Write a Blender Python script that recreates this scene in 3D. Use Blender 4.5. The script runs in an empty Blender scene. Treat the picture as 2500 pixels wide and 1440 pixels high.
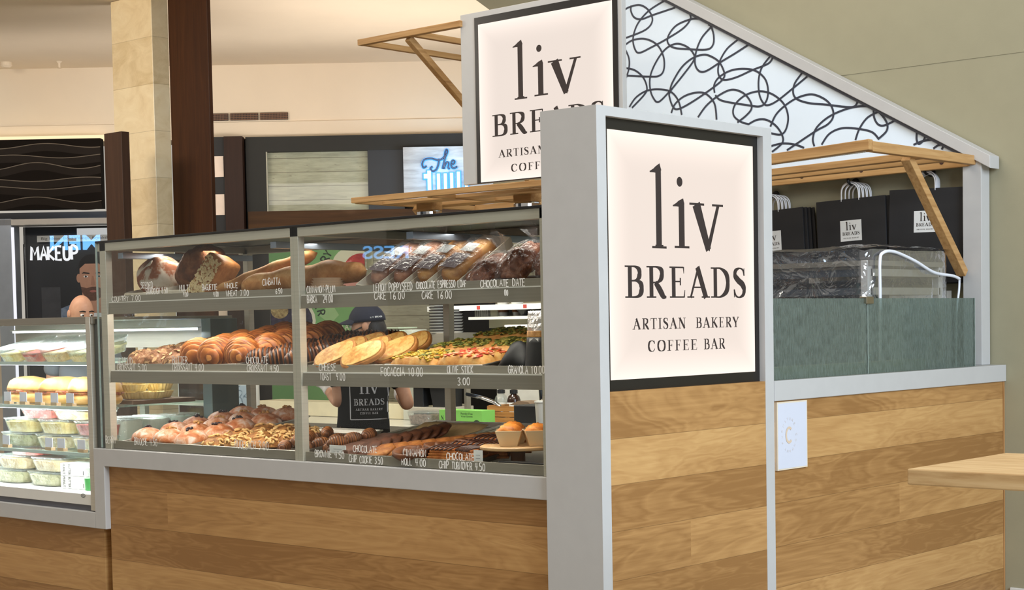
import bpy, bmesh, math, random
from mathutils import Vector, Matrix, noise
from mathutils.bvhtree import BVHTree
random.seed(11)
R = math.radians
SC = bpy.context.scene
COL = SC.collection

# ------------------------------------------------------------------ camera, world, lights, exposure
cam = bpy.data.cameras.new('camera')
camo = bpy.data.objects.new('camera', cam); COL.objects.link(camo)
CAM = Vector((3.767, -4.691, 1.53))
YAW, PIT, ROL = R(131.8746), R(-2.8246), R(-1.0640)
fw = Vector((math.cos(YAW)*math.cos(PIT), math.sin(YAW)*math.cos(PIT), math.sin(PIT)))
r0 = Vector((math.sin(YAW), -math.cos(YAW), 0)); u0 = r0.cross(fw)
rt = math.cos(ROL)*r0 + math.sin(ROL)*u0
up = -math.sin(ROL)*r0 + math.cos(ROL)*u0
camo.matrix_world = Matrix(((rt.x, up.x, -fw.x, CAM.x), (rt.y, up.y, -fw.y, CAM.y), (rt.z, up.z, -fw.z, CAM.z), (0, 0, 0, 1)))
cam.sensor_fit = 'HORIZONTAL'; cam.sensor_width = 36.0
cam.lens = 3991.367/2500*36.0
cam.shift_y = (985.657-720)/2500
cam.clip_end = 200
SC.camera = camo
SC.cycles.transparent_max_bounces = 32
SC.cycles.max_bounces = 8

w = bpy.data.worlds.new('mall_ambient'); SC.world = w; w.use_nodes = True
bg = w.node_tree.nodes['Background']
bg.inputs[0].default_value = (1.0, 0.93, 0.82, 1); bg.inputs[1].default_value = 0.50

def area(name, loc, target, sx, sy, power, col):
    l = bpy.data.lights.new(name, 'AREA'); l.shape = 'RECTANGLE'; l.size = sx; l.size_y = sy
    l.energy = power; l.color = col
    o = bpy.data.objects.new(name, l); COL.objects.link(o); o.location = loc
    d = Vector(target)-Vector(loc); o.rotation_euler = d.to_track_quat('-Z', 'Y').to_euler()
    return o
area('ceiling_light', (-1.0, -2.2, 5.6), (-1.2, -0.4, 0), 6, 2, 94, (1.0, 0.90, 0.76))
area('ceiling_light', (-2.4, 1.2, 5.5), (-2.4, 1.9, 0), 4, 1.4, 82, (1.0, 0.92, 0.80))
area('skylight', (7.3, -1.3, 4.3), (-0.3, 0.8, 1.3), 4, 4, 850, (0.72, 0.86, 1.0))
area('concourse_light_and_fill', (-6.3, -0.4, 3.9), (-6.9, 2.8, 2.9), 1.5, .6, 92, (1.0, 0.90, 0.76))  # unseen fill beside the concourse, added to brighten the marble pier
area('concourse_light_and_fill', (-5.0, 1.2, 5.6), (-8.4, 6.2, 2.6), 5, 2.5, 200, (1.0, 0.88, 0.70))
area('concourse_light_and_fill', (-7.6, 4.2, 2.95), (-8.6, 5.4, 4.1), 7, .3, 25, (1.0, 0.94, 0.90))  # up-facing fill below the cove, added to brighten bulkhead and ceiling
area('concourse_light_and_fill', (-5.4, 4.6, 2.6), (-6.2, 5.2, 4.1), 3, .6, 56, (1.0, 0.92, 0.86))  # unseen mid-air uplight, added to brighten the ceiling

SC.view_settings.view_transform = 'Standard'
SC.view_settings.look = 'None'
SC.view_settings.exposure = 0.0
SC.view_settings.gamma = 1.0
SC.view_settings.use_curve_mapping = False

# ------------------------------------------------------------------ tagging
def tag(o, label, cat, group=None, kind=None):
    o['label'] = label
    if cat: o['category'] = cat
    if group: o['group'] = group
    if kind: o['kind'] = kind
    return o
def thing(name, label, cat, loc=(0, 0, 0), rotz=0.0, group=None):
    o = bpy.data.objects.new(name, None); COL.objects.link(o)
    o.empty_display_size = 0.1
    o.location = loc; o.rotation_euler = (0, 0, rotz)
    return tag(o, label, cat, group)
def copy_tree(o, parent=None):
    c = o.copy(); COL.objects.link(c)
    if parent: c.parent = parent
    for ch in list(o.children): copy_tree(ch, c)
    return c

# ------------------------------------------------------------------ colours and materials
def lin(c):
    return c/12.92 if c <= 0.04045 else ((c+0.055)/1.055)**2.4
def srgb(r, g, b):
    return (lin(r/255), lin(g/255), lin(b/255), 1.0)
MC = {}
def mat(name):
    m = bpy.data.materials.new(name); m.use_nodes = True
    nt = m.node_tree
    for n in list(nt.nodes): nt.nodes.remove(n)
    out = nt.nodes.new('ShaderNodeOutputMaterial')
    return m, nt, out
def N(nt, typ, **kw):
    n = nt.nodes.new(typ)
    for k, v in kw.items(): setattr(n, k, v)
    return n
def ramp(nt, fac, stops):
    r = N(nt, 'ShaderNodeValToRGB')
    el = r.color_ramp.elements
    while len(el) > 1: el.remove(el[-1])
    el[0].position = stops[0][0]; el[0].color = stops[0][1]
    for p, c in stops[1:]:
        e = el.new(p); e.color = c
    nt.links.new(fac, r.inputs[0])
    return r.outputs[0]
def math_(nt, op, a, b=None, c=None):
    n = N(nt, 'ShaderNodeMath', operation=op)
    for i, x in enumerate((a, b, c)):
        if x is None: continue
        if isinstance(x, (int, float)): n.inputs[i].default_value = x
        else: nt.links.new(x, n.inputs[i])
    return n.outputs[0]
def principled(nt, out, rough=0.6, metal=0.0, col=None, spec=0.5):
    p = N(nt, 'ShaderNodeBsdfPrincipled')
    p.inputs['Roughness'].default_value = rough
    p.inputs['Metallic'].default_value = metal
    p.inputs['Specular IOR Level'].default_value = spec
    if col is not None:
        if isinstance(col, tuple): p.inputs['Base Color'].default_value = col
        else: nt.links.new(col, p.inputs['Base Color'])
    nt.links.new(p.outputs[0], out.inputs[0])
    return p
def bump(nt, p, h, strength=0.3, dist=0.01):
    b = N(nt, 'ShaderNodeBump'); b.inputs['Strength'].default_value = strength
    b.inputs['Distance'].default_value = dist
    nt.links.new(h, b.inputs['Height']); nt.links.new(b.outputs[0], p.inputs['Normal'])
def coords(nt, which='Object', scale=(1, 1, 1)):
    t = N(nt, 'ShaderNodeTexCoord'); mp = N(nt, 'ShaderNodeMapping')
    mp.inputs['Scale'].default_value = scale
    nt.links.new(t.outputs[which], mp.inputs[0])
    return mp.outputs[0]
def noise_(nt, vec, scale=5, detail=4, rough=0.55, dist=0.0):
    n = N(nt, 'ShaderNodeTexNoise')
    n.inputs['Scale'].default_value = scale; n.inputs['Detail'].default_value = detail
    n.inputs['Roughness'].default_value = rough; n.inputs['Distortion'].default_value = dist
    nt.links.new(vec, n.inputs['Vector'])
    return n.outputs[0]

def plain(name, c, rough=0.55, metal=0.0, var=0.06, scale=9, spec=0.5, bmp=0.0):
    """paint, plastic, card: one colour with slight procedural unevenness"""
    if name in MC: return MC[name]
    m, nt, out = mat(name)
    col = srgb(*c)
    v = coords(nt)
    n = noise_(nt, v, scale, 3)
    lo = tuple(x*(1-var) for x in col[:3])+(1,); hi = tuple(min(1, x*(1+var)) for x in col[:3])+(1,)
    p = principled(nt, out, rough, metal, ramp(nt, n, [(0.3, lo), (0.7, hi)]), spec)
    if bmp: bump(nt, p, noise_(nt, v, scale*30, 2), bmp, 0.002)
    MC[name] = m; return m
def blotch(name, stops, scale=20, rough=0.6, detail=5, bmp=0.4, bdist=0.004, dist=0.4, vscale=(1, 1, 1), spec=0.4):
    """baked crust and toppings: several browns mixed by noise, with relief"""
    if name in MC: return MC[name]
    m, nt, out = mat(name)
    v = coords(nt, 'Object', vscale)
    n = noise_(nt, v, scale, detail, 0.6, dist)
    p = principled(nt, out, rough, 0, ramp(nt, n, [(a, srgb(*c)) for a, c in stops]), spec)
    if bmp: bump(nt, p, noise_(nt, v, scale*2.2, 4), bmp, bdist)
    MC[name] = m; return m
def emis(name, c, s):
    if name in MC: return MC[name]
    m, nt, out = mat(name)
    e = N(nt, 'ShaderNodeEmission'); e.inputs[0].default_value = srgb(*c); e.inputs[1].default_value = s
    nt.links.new(e.outputs[0], out.inputs[0])
    MC[name] = m; return m
def clear(name, tint=(0.95, 0.97, 0.96), gloss=0.05, haze=0.0, hazecol=(200, 205, 205), rough=0.0, wrinkle=0.0, wscale=30, power=5.0, gmax=0.85):
    """thin clear sheet: transparent, mirror-like at grazing angles, optional haze"""
    if name in MC: return MC[name]
    m, nt, out = mat(name)
    t = N(nt, 'ShaderNodeBsdfTransparent'); t.inputs[0].default_value = (*tint, 1)
    g = N(nt, 'ShaderNodeBsdfGlossy'); g.inputs['Roughness'].default_value = rough
    g.inputs['Color'].default_value = (1, 1, 1, 1)
    lw = N(nt, 'ShaderNodeLayerWeight'); lw.inputs[0].default_value = 0.5
    if wrinkle:
        b = N(nt, 'ShaderNodeBump'); b.inputs['Strength'].default_value = wrinkle; b.inputs['Distance'].default_value = 0.02
        nt.links.new(noise_(nt, coords(nt), wscale, 3, 0.5, 1.0), b.inputs['Height'])
        nt.links.new(b.outputs[0], g.inputs['Normal']); nt.links.new(b.outputs[0], lw.inputs['Normal'])
    f = math_(nt, 'POWER', lw.outputs['Facing'], power)
    f = math_(nt, 'MULTIPLY_ADD', f, gmax-gloss, gloss)
    base = t.outputs[0]
    if haze:
        d = N(nt, 'ShaderNodeBsdfDiffuse'); d.inputs[0].default_value = srgb(*hazecol)
        mh = N(nt, 'ShaderNodeMixShader'); mh.inputs[0].default_value = haze
        nt.links.new(base, mh.inputs[1]); nt.links.new(d.outputs[0], mh.inputs[2]); base = mh.outputs[0]
    mx = N(nt, 'ShaderNodeMixShader')
    nt.links.new(f, mx.inputs[0]); nt.links.new(base, mx.inputs[1]); nt.links.new(g.outputs[0], mx.inputs[2])
    nt.links.new(mx.outputs[0], out.inputs[0])
    MC[name] = m; return m

def oak_planks(name, row_z, stops, u_axis):
    """wide oak boards laid flat; row_z are the seams, each board its own tone, cathedral grain"""
    m, nt, out = mat(name)
    t = N(nt, 'ShaderNodeTexCoord'); sep = N(nt, 'ShaderNodeSeparateXYZ'); nt.links.new(t.outputs['Object'], sep.inputs[0])
    u = sep.outputs[u_axis]; z = sep.outputs['Z']
    row = None; seam = None
    for k, zz in enumerate(row_z):
        s = math_(nt, 'GREATER_THAN', z, zz)
        row = s if row is None else math_(nt, 'ADD', row, s)
        d = math_(nt, 'ABSOLUTE', math_(nt, 'SUBTRACT', z, zz))
        l = math_(nt, 'LESS_THAN', d, 0.0011)
        seam = l if seam is None else math_(nt, 'MAXIMUM', seam, l)
    # butt joints: each row is cut at its own place
    wn0 = N(nt, 'ShaderNodeTexWhiteNoise', noise_dimensions='1D'); nt.links.new(row, wn0.inputs['W'])
    off = math_(nt, 'MULTIPLY', wn0.outputs[0], 5.3)
    seg = math_(nt, 'FLOOR', math_(nt, 'DIVIDE', math_(nt, 'ADD', u, off), 9.0))
    idn = math_(nt, 'MULTIPLY_ADD', row, 7.13, math_(nt, 'MULTIPLY', seg, 3.7))
    wn = N(nt, 'ShaderNodeTexWhiteNoise', noise_dimensions='1D'); nt.links.new(idn, wn.inputs['W'])
    cb = N(nt, 'ShaderNodeCombineXYZ')
    nt.links.new(math_(nt, 'MULTIPLY', u, 0.55), cb.inputs[0])
    nt.links.new(math_(nt, 'MULTIPLY', idn, 5.3), cb.inputs[1])
    nt.links.new(math_(nt, 'MULTIPLY', z, 4.0), cb.inputs[2])
    big = noise_(nt, cb.outputs[0], 1.3, 4, 0.55, 0.5)
    rings = math_(nt, 'FRACT', math_(nt, 'MULTIPLY', big, 16.0))
    rings = math_(nt, 'ABSOLUTE', math_(nt, 'SUBTRACT', rings, 0.5))
    cb2 = N(nt, 'ShaderNodeCombineXYZ')
    nt.links.new(math_(nt, 'MULTIPLY', u, 2.2), cb2.inputs[0])
    nt.links.new(math_(nt, 'MULTIPLY', idn, 2.1), cb2.inputs[1])
    nt.links.new(math_(nt, 'MULTIPLY', z, 75.0), cb2.inputs[2])
    fine = noise_(nt, cb2.outputs[0], 1.0, 3, 0.6)
    f = math_(nt, 'MULTIPLY_ADD', wn.outputs[0], 0.26, math_(nt, 'MULTIPLY', rings, 0.22))
    f = math_(nt, 'ADD', f, math_(nt, 'MULTIPLY', math_(nt, 'SUBTRACT', fine, 0.5), 0.30))
    f = math_(nt, 'ADD', f, math_(nt, 'MULTIPLY', math_(nt, 'SUBTRACT', big, 0.5), 0.55))
    c = ramp(nt, f, [(a, srgb(*cc)) for a, cc in stops])
    mx = N(nt, 'ShaderNodeMix', data_type='RGBA'); nt.links.new(math_(nt, 'MULTIPLY', seam, 0.55), mx.inputs[0])
    nt.links.new(c, mx.inputs[6]); mx.inputs[7].default_value = srgb(88, 60, 30)
    p = principled(nt, out, 0.48, 0, mx.outputs[2], 0.35)
    bump(nt, p, fine, 0.06, 0.002)
    MC[name] = m; return m
def wood_bar(name, stops, vscale, spec=0.35):
    if name in MC: return MC[name]
    m, nt, out = mat(name)
    v = coords(nt, 'Object', vscale)
    n = noise_(nt, v, 1.0, 5, 0.6, 0.6)
    p = principled(nt, out, 0.55, 0, ramp(nt, n, [(a, srgb(*c)) for a, c in stops]), spec*.6)
    MC[name] = m; return m
def brushed(name, c, rough=0.32, vscale=(2, 2, 120), met=1.0):
    if name in MC: return MC[name]
    m, nt, out = mat(name)
    v = coords(nt, 'Object', vscale)
    n = noise_(nt, v, 1.0, 3)
    col = srgb(*c)
    p = principled(nt, out, rough, met, ramp(nt, n, [(0.3, tuple(x*0.88 for x in col[:3])+(1,)), (0.7, col)]))
    MC[name] = m; return m

GREY = plain('warm_grey_paint', (186, 184, 182), 0.5, var=0.02, bmp=0.08, scale=12)
BLACK = plain('black_paint', (24, 21, 19), 0.35)
STEEL = brushed('brushed_steel', (206, 199, 184), .38, met=.4)
STEELD = brushed('dull_steel', (150, 143, 130), 0.42, met=.4)
ALU = brushed('baking_aluminium', (196, 192, 184), 0.35, (40, 40, 40))
GLASS = clear('case_glass', (0.965, 0.98, 0.973), 0.018)
GEDGE = plain('green_glass_edge', (150, 163, 156), 0.2, var=0.1, scale=40)
OAKBAR_X = wood_bar('oak_rail_lengthwise', [(0.3, (160, 118, 72)), (0.5, (184, 142, 92)), (0.72, (198, 158, 108))], (2, 45, 45))
OAKBAR_Y = wood_bar('oak_rail_crosswise', [(0.3, (160, 118, 72)), (0.5, (184, 142, 92)), (0.72, (198, 158, 108))], (45, 2, 45))
INK = plain('dark_brown_lettering', (44, 32, 30), 0.6)
CHALK = plain('white_chalk_ink', (238, 237, 233), 0.8, var=0.15, scale=60)
WHITE = plain('white_card', (226, 226, 224), 0.7, var=0.02)
PAPER = plain('kraft_paper', (190, 160, 112), 0.8, var=0.1, scale=30)
BLKPAPER = plain('black_paper', (30, 29, 31), 0.7, var=0.1)
BLKPLASTIC = plain('black_plastic', (26, 26, 28), 0.4)
FILM = clear('cellophane', (0.96, 0.96, 0.97), 0.03, 0.03, (215, 218, 228), 0.10, 0.9, 30, 4.0, 0.45)
TUB = clear('clear_plastic_tub', (0.93, 0.95, 0.94), 0.09, 0.10, (215, 222, 220), 0.1, 0.5, 40, 3.0, 0.8)
MIRRORISH = brushed('chrome', (210, 210, 212), 0.08, (2, 2, 2))

# ------------------------------------------------------------------ mesh builder
class MB:
    def __init__(s): s.v = []; s.f = []
    def add(s, vs, fs):
        b = len(s.v); s.v += [tuple(x) for x in vs]; s.f += [tuple(b+i for i in q) for q in fs]; return s
    def box(s, x0, x1, y0, y1, z0, z1, M=None):
        vs = [Vector((x, y, z)) for z in (z0, z1) for y in (y0, y1) for x in (x0, x1)]
        if M is not None: vs = [M @ a for a in vs]
        return s.add(vs, [(0, 2, 3, 1), (4, 5, 7, 6), (0, 1, 5, 4), (2, 6, 7, 3), (0, 4, 6, 2), (1, 3, 7, 5)])
    def bar(s, p0, p1, w, h, upv=(0, 0, 1)):
        p0, p1 = Vector(p0), Vector(p1); d = (p1-p0).normalized(); u = Vector(upv)
        a = d.cross(u).normalized(); b = a.cross(d).normalized()
        vs = [p+a*(w/2*i)+b*(h/2*j) for p in (p0, p1) for j in (-1, 1) for i in (-1, 1)]
        return s.add(vs, [(0, 1, 3, 2), (4, 6, 7, 5), (0, 4, 5, 1), (2, 3, 7, 6), (0, 2, 6, 4), (1, 5, 7, 3)])
    def quad(s, a, b, c, d): return s.add([a, b, c, d], [(0, 1, 2, 3)])
    def tube(s, pts, rad, seg=10, closed=False, flat=1.0):
        pts = [Vector(p) for p in pts]; n = len(pts)
        if isinstance(rad, (int, float)): rad = [rad]*n
        vs = []; last = None
        for i, p in enumerate(pts):
            a = pts[i-1] if (i > 0 or closed) else p; c = pts[(i+1) % n] if (i < n-1 or closed) else p
            d = (c-a).normalized()
            if last is None:
                ref = Vector((0, 0, 1)) if abs(d.z) < 0.9 else Vector((1, 0, 0))
                x = d.cross(ref).normalized()
            else:
                x = (last-d*last.dot(d)).normalized()
            last = x; y = d.cross(x)
            for k in range(seg):
                t = 2*math.pi*k/seg
                vs.append(p+x*(rad[i]*math.cos(t))+y*(rad[i]*math.sin(t)*flat))
        fs = []
        for i in range(n if closed else n-1):
            for k in range(seg):
                a = i*seg+k; b = i*seg+(k+1) % seg; j = ((i+1) % n)*seg
                fs.append((a, b, j+(k+1) % seg, j+k))
        if not closed:
            fs.append(tuple(range(seg-1, -1, -1))); fs.append(tuple((n-1)*seg+k for k in range(seg)))
        return s.add(vs, fs)
    def lathe(s, prof, seg=24, loc=(0, 0, 0), sx=1.0, sy=1.0, wav=None, cap=True):
        vs = []; fs = []
        for r, z in prof:
            for k in range(seg):
                t = 2*math.pi*k/seg; rr = r*(wav(t) if wav else 1)
                vs.append((loc[0]+rr*sx*math.cos(t), loc[1]+rr*sy*math.sin(t), loc[2]+z))
        for i in range(len(prof)-1):
            for k in range(seg):
                fs.append((i*seg+k, i*seg+(k+1) % seg, (i+1)*seg+(k+1) % seg, (i+1)*seg+k))
        if cap:
            fs.append(tuple(range(seg-1, -1, -1))); n = len(prof)-1
            fs.append(tuple(n*seg+k for k in range(seg)))
        return s.add(vs, fs)
    def blob(s, c, r, seg=20, rings=12, fn=None, M=None, zmin=None):
        vs = []; fs = []
        c = Vector(c)
        for i in range(rings+1):
            ph = math.pi*i/rings
            for k in range(seg):
                t = 2*math.pi*k/seg
                d = Vector((math.sin(ph)*math.cos(t), math.sin(ph)*math.sin(t), math.cos(ph)))
                q = fn(d) if fn else 1.0
                p = Vector((d.x*r[0]*q, d.y*r[1]*q, d.z*r[2]*q))
                if zmin is not None and p.z < zmin: p.z = zmin
                if M is not None: p = M @ p
                vs.append(c+p)
        for i in range(rings):
            for k in range(seg):
                fs.append((i*seg+k, (i+1)*seg+k, (i+1)*seg+(k+1) % seg, i*seg+(k+1) % seg))
        return s.add(vs, fs)
    def sheet(s, nu, nv, fn, thick=0.0):
        vs = [Vector(fn(i/nu, j/nv)) for j in range(nv+1) for i in range(nu+1)]
        W = nu+1
        fs = [(j*W+i, j*W+i+1, (j+1)*W+i+1, (j+1)*W+i) for j in range(nv) for i in range(nu)]
        s.add(vs, fs)
        return s
    def prism(s, poly, fn, t0, t1):
        """poly 2D, fn(u,v,t) -> 3D"""
        n = len(poly)
        vs = [fn(u, v, t0) for u, v in poly]+[fn(u, v, t1) for u, v in poly]
        fs = [tuple(range(n-1, -1, -1)), tuple(range(n, 2*n))]
        fs += [(i, (i+1) % n, n+(i+1) % n, n+i) for i in range(n)]
        return s.add(vs, fs)
    def build(s, name, m, parent=None, loc=None, rot=None, smooth=False, bevel=0.0, solid=0.0, subd=0, seg=2):
        me = bpy.data.meshes.new(name); me.from_pydata([tuple(v) for v in s.v], [], s.f); me.update()
        bm = bmesh.new(); bm.from_mesh(me)
        if not solid: bmesh.ops.remove_doubles(bm, verts=bm.verts, dist=1e-6)
        bmesh.ops.recalc_face_normals(bm, faces=bm.faces); bm.to_mesh(me); bm.free()
        if smooth:
            for p in me.polygons: p.use_smooth = True
        me.materials.append(m)
        o = bpy.data.objects.new(name, me); COL.objects.link(o)
        if parent: o.parent = parent
        if loc is not None: o.location = loc
        if rot is not None: o.rotation_euler = rot
        if solid:
            md = o.modifiers.new('solid', 'SOLIDIFY'); md.thickness = solid; md.offset = 0
        if bevel:
            md = o.modifiers.new('bevel', 'BEVEL'); md.width = bevel; md.segments = seg; md.limit_method = 'ANGLE'
            md.harden_normals = False
        if subd:
            md = o.modifiers.new('subd', 'SUBSURF'); md.levels = subd; md.render_levels = subd
        return o
def bx(name, x0, x1, y0, y1, z0, z1, m, parent=None, bevel=0.003):
    cx, cy, cz = (x0+x1)/2, (y0+y1)/2, (z0+z1)/2
    return MB().box(x0-cx, x1-cx, y0-cy, y1-cy, z0-cz, z1-cz).build(name, m, parent, (cx, cy, cz), bevel=bevel)
def fn3(v, s=1.0): return noise.noise(Vector(v)*s)

# ------------------------------------------------------------------ lettering: strokes -> flat ribbons
def smooth_pts(pts, k=6, closed=False):
    P = [tuple(p) for p in pts]; n = len(P); out = []
    rng = n if closed else n-1
    for i in range(rng):
        a = P[i-1] if (i > 0 or closed) else P[0]; b = P[i]; c = P[(i+1) % n]; d = P[(i+2) % n] if (closed or i+2 < n) else P[-1]
        for j in range(k):
            t = j/k
            out.append(tuple(0.5*((2*b[q])+(-a[q]+c[q])*t+(2*a[q]-5*b[q]+4*c[q]-d[q])*t*t+(-a[q]+3*b[q]-3*c[q]+d[q])*t**3) for q in range(len(b))))
    if not closed: out.append(P[-1])
    return out
STROKE = [0]
def ribbon(mb, pts, F, closed=False, miter=True):
    # each stroke lies a hair above the one before, as overlapping paint does
    n = len(pts); L = []
    o_ = Vector(F(pts[0][0], pts[0][1])); nr = (Vector(F(pts[0][0]+.001, pts[0][1]))-o_).cross(Vector(F(pts[0][0], pts[0][1]+.001))-o_)
    nr = nr.normalized() if nr.length > 0 else Vector((0, 0, 0))
    STROKE[0] = (STROKE[0]+1) % 7; base = .00012*STROKE[0]
    G_ = F
    lift = base
    def F(u, v): return Vector(G_(u, v))+nr*lift
    for i, p in enumerate(pts):
        a = pts[i-1] if (i > 0 or closed) else p; c = pts[(i+1) % n] if (i < n-1 or closed) else p
        dx, dy = c[0]-a[0], c[1]-a[1]; l = math.hypot(dx, dy) or 1
        nx, ny = -dy/l*p[2]/2, dx/l*p[2]/2; lift = base+4e-6*i
        L.append((F(p[0]+nx, p[1]+ny), F(p[0]-nx, p[1]-ny)))
    vs = [q for a in L for q in a]
    fs = [(2*i, 2*i+1, 2*((i+1) % n)+1, 2*((i+1) % n)) for i in range(n if closed else n-1)]
    mb.add(vs, fs)
def disc(mb, cx, cy, r, F, seg=20):
    mb.add([F(cx+r*math.cos(2*math.pi*k/seg), cy+r*math.sin(2*math.pi*k/seg)) for k in range(seg)], [tuple(range(seg))])
TH = .05; ST = .145
def sf(x, y, w=.36): return ('l', [(x-w/2, y, TH), (x+w/2, y, TH)])
def stem(x, y0=0, y1=1, w=ST): return ('l', [(x, y0, w), (x, y1, w)])
SERIF = {
 'I': (.42, [stem(.21), sf(.21, .025), sf(.21, .975)]),
 'A': (.86, [('l', [(.12, .0, .06), (.44, 1.0, .06)]), ('l', [(.40, 1.0, ST), (.74, .0, ST)]), ('l', [(.22, .34, TH), (.62, .34, TH)]), sf(.12, .025, .28), sf(.73, .025, .34)]),
 'B': (.74, [stem(.21), sf(.19, .025, .32), sf(.19, .975, .32), ('c', [(.21, .975, TH), (.42, .965, .06), (.56, .86, .12), (.56, .68, .13), (.44, .55, .06), (.21, .53, TH)]), ('c', [(.21, .53, TH), (.46, .525, .06), (.62, .42, .13), (.63, .2, .14), (.5, .045, .07), (.21, .025, TH)])]),
 'R': (.80, [stem(.21), sf(.21, .025), sf(.19, .975, .32), ('c', [(.21, .975, TH), (.44, .965, .06), (.6, .85, .13), (.59, .64, .13), (.45, .5, .06), (.21, .48, TH)]), ('c', [(.36, .48, .1), (.5, .3, .14), (.66, .06, .13), (.78, .02, .06)])]),
 'E': (.70, [stem(.21), ('l', [(.05, .975, TH), (.6, .975, TH)]), ('l', [(.6, .99, TH), (.61, .78, .02)]), ('l', [(.21, .52, TH), (.47, .52, TH)]), ('l', [(.47, .64, .05), (.47, .4, .05)]), ('l', [(.05, .025, TH), (.62, .025, TH)]), ('l', [(.62, .01, TH), (.65, .25, .02)])]),
 'D': (.88, [stem(.21), sf(.19, .025, .32), sf(.19, .975, .32), ('c', [(.21, .975, TH), (.45, .96, .06), (.68, .78, .13), (.74, .5, .15), (.68, .22, .13), (.45, .04, .06), (.21, .025, TH)])]),
 'S': (.60, [('c', [(.5, .76, .05), (.45, .93, .05), (.3, .985, .05), (.14, .9, .1), (.11, .74, .13), (.25, .58, .15), (.42, .45, .15), (.5, .28, .14), (.45, .1, .09), (.29, .015, .05), (.14, .07, .05), (.07, .26, .05)]), ('l', [(.5, .99, .03), (.5, .74, .05)]), ('l', [(.07, .01, .03), (.07, .28, .05)])]),
 'T': (.74, [stem(.37), sf(.37, .025), ('l', [(.05, .975, TH), (.69, .975, TH)]), ('l', [(.06, .99, TH), (.04, .76, .02)]), ('l', [(.68, .99, TH), (.7, .76, .02)])]),
 'N': (.90, [stem(.18, 0, 1, .06), stem(.72, 0, 1, .06), ('l', [(.18, 1.0, ST), (.72, .0, ST)]), sf(.18, .025, .3), sf(.72, .975, .3), sf(.1, .975, .2)]),
 'K': (.82, [stem(.21), sf(.21, .025), sf(.21, .975), ('l', [(.25, .42, .06), (.64, .97, .06)]), ('l', [(.36, .56, ST), (.72, .02, ST)]), sf(.66, .975, .24), sf(.72, .025, .24)]),
 'Y': (.78, [('l', [(.1, .97, ST), (.39, .42, ST)]), ('l', [(.7, .97, .06), (.40, .42, .06)]), stem(.39, 0, .46), sf(.39, .025), sf(.12, .975, .3), sf(.68, .975, .24)]),
 'C': (.78, [('c', [(.66, .72, .05), (.57, .93, .06), (.4, .985, .05), (.2, .86, .12), (.12, .5, .15), (.2, .16, .13), (.4, .015, .06), (.58, .07, .05), (.69, .26, .04)]), ('l', [(.66, .99, .04), (.66, .7, .06)])]),
 'O': (.88, [('o', [(.44, .985, .05), (.2, .86, .12), (.12, .5, .15), (.2, .14, .12), (.44, .015, .05), (.68, .14, .12), (.76, .5, .15), (.68, .86, .12)])]),
 'F': (.64, [stem(.21), sf(.21, .025), ('l', [(.05, .975, TH), (.58, .975, TH)]), ('l', [(.58, .99, TH), (.59, .76, .02)]), ('l', [(.21, .52, TH), (.46, .52, TH)]), ('l', [(.46, .64, .05), (.46, .4, .05)])]),
 'l': (.40, [stem(.21, 0, .985, .12), ('c', [(.03, .93, .012), (.1, .945, .035), (.16, .96, .06), (.26, 1.0, .07)]), ('l', [(.06, .014, .028), (.37, .014, .028)]), ('l', [(.13, .03, .03), (.3, .03, .03)])]),
 'i': (.40, [stem(.21, 0, .575, .12), ('c', [(.03, .525, .012), (.1, .54, .035), (.16, .555, .06), (.26, .59, .06)]), ('l', [(.06, .014, .028), (.37, .014, .028)]), ('d', (.18, .83, .062))]),
 'v': (.56, [('l', [(.10, .575, .112), (.31, .0, .075)]), ('l', [(.49, .575, .04), (.30, .0, .05)]), ('l', [(-.02, .575, .028), (.24, .575, .028)]), ('l', [(.38, .575, .028), (.58, .575, .028)])]),
 ' ': (.42, []),
}
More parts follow.
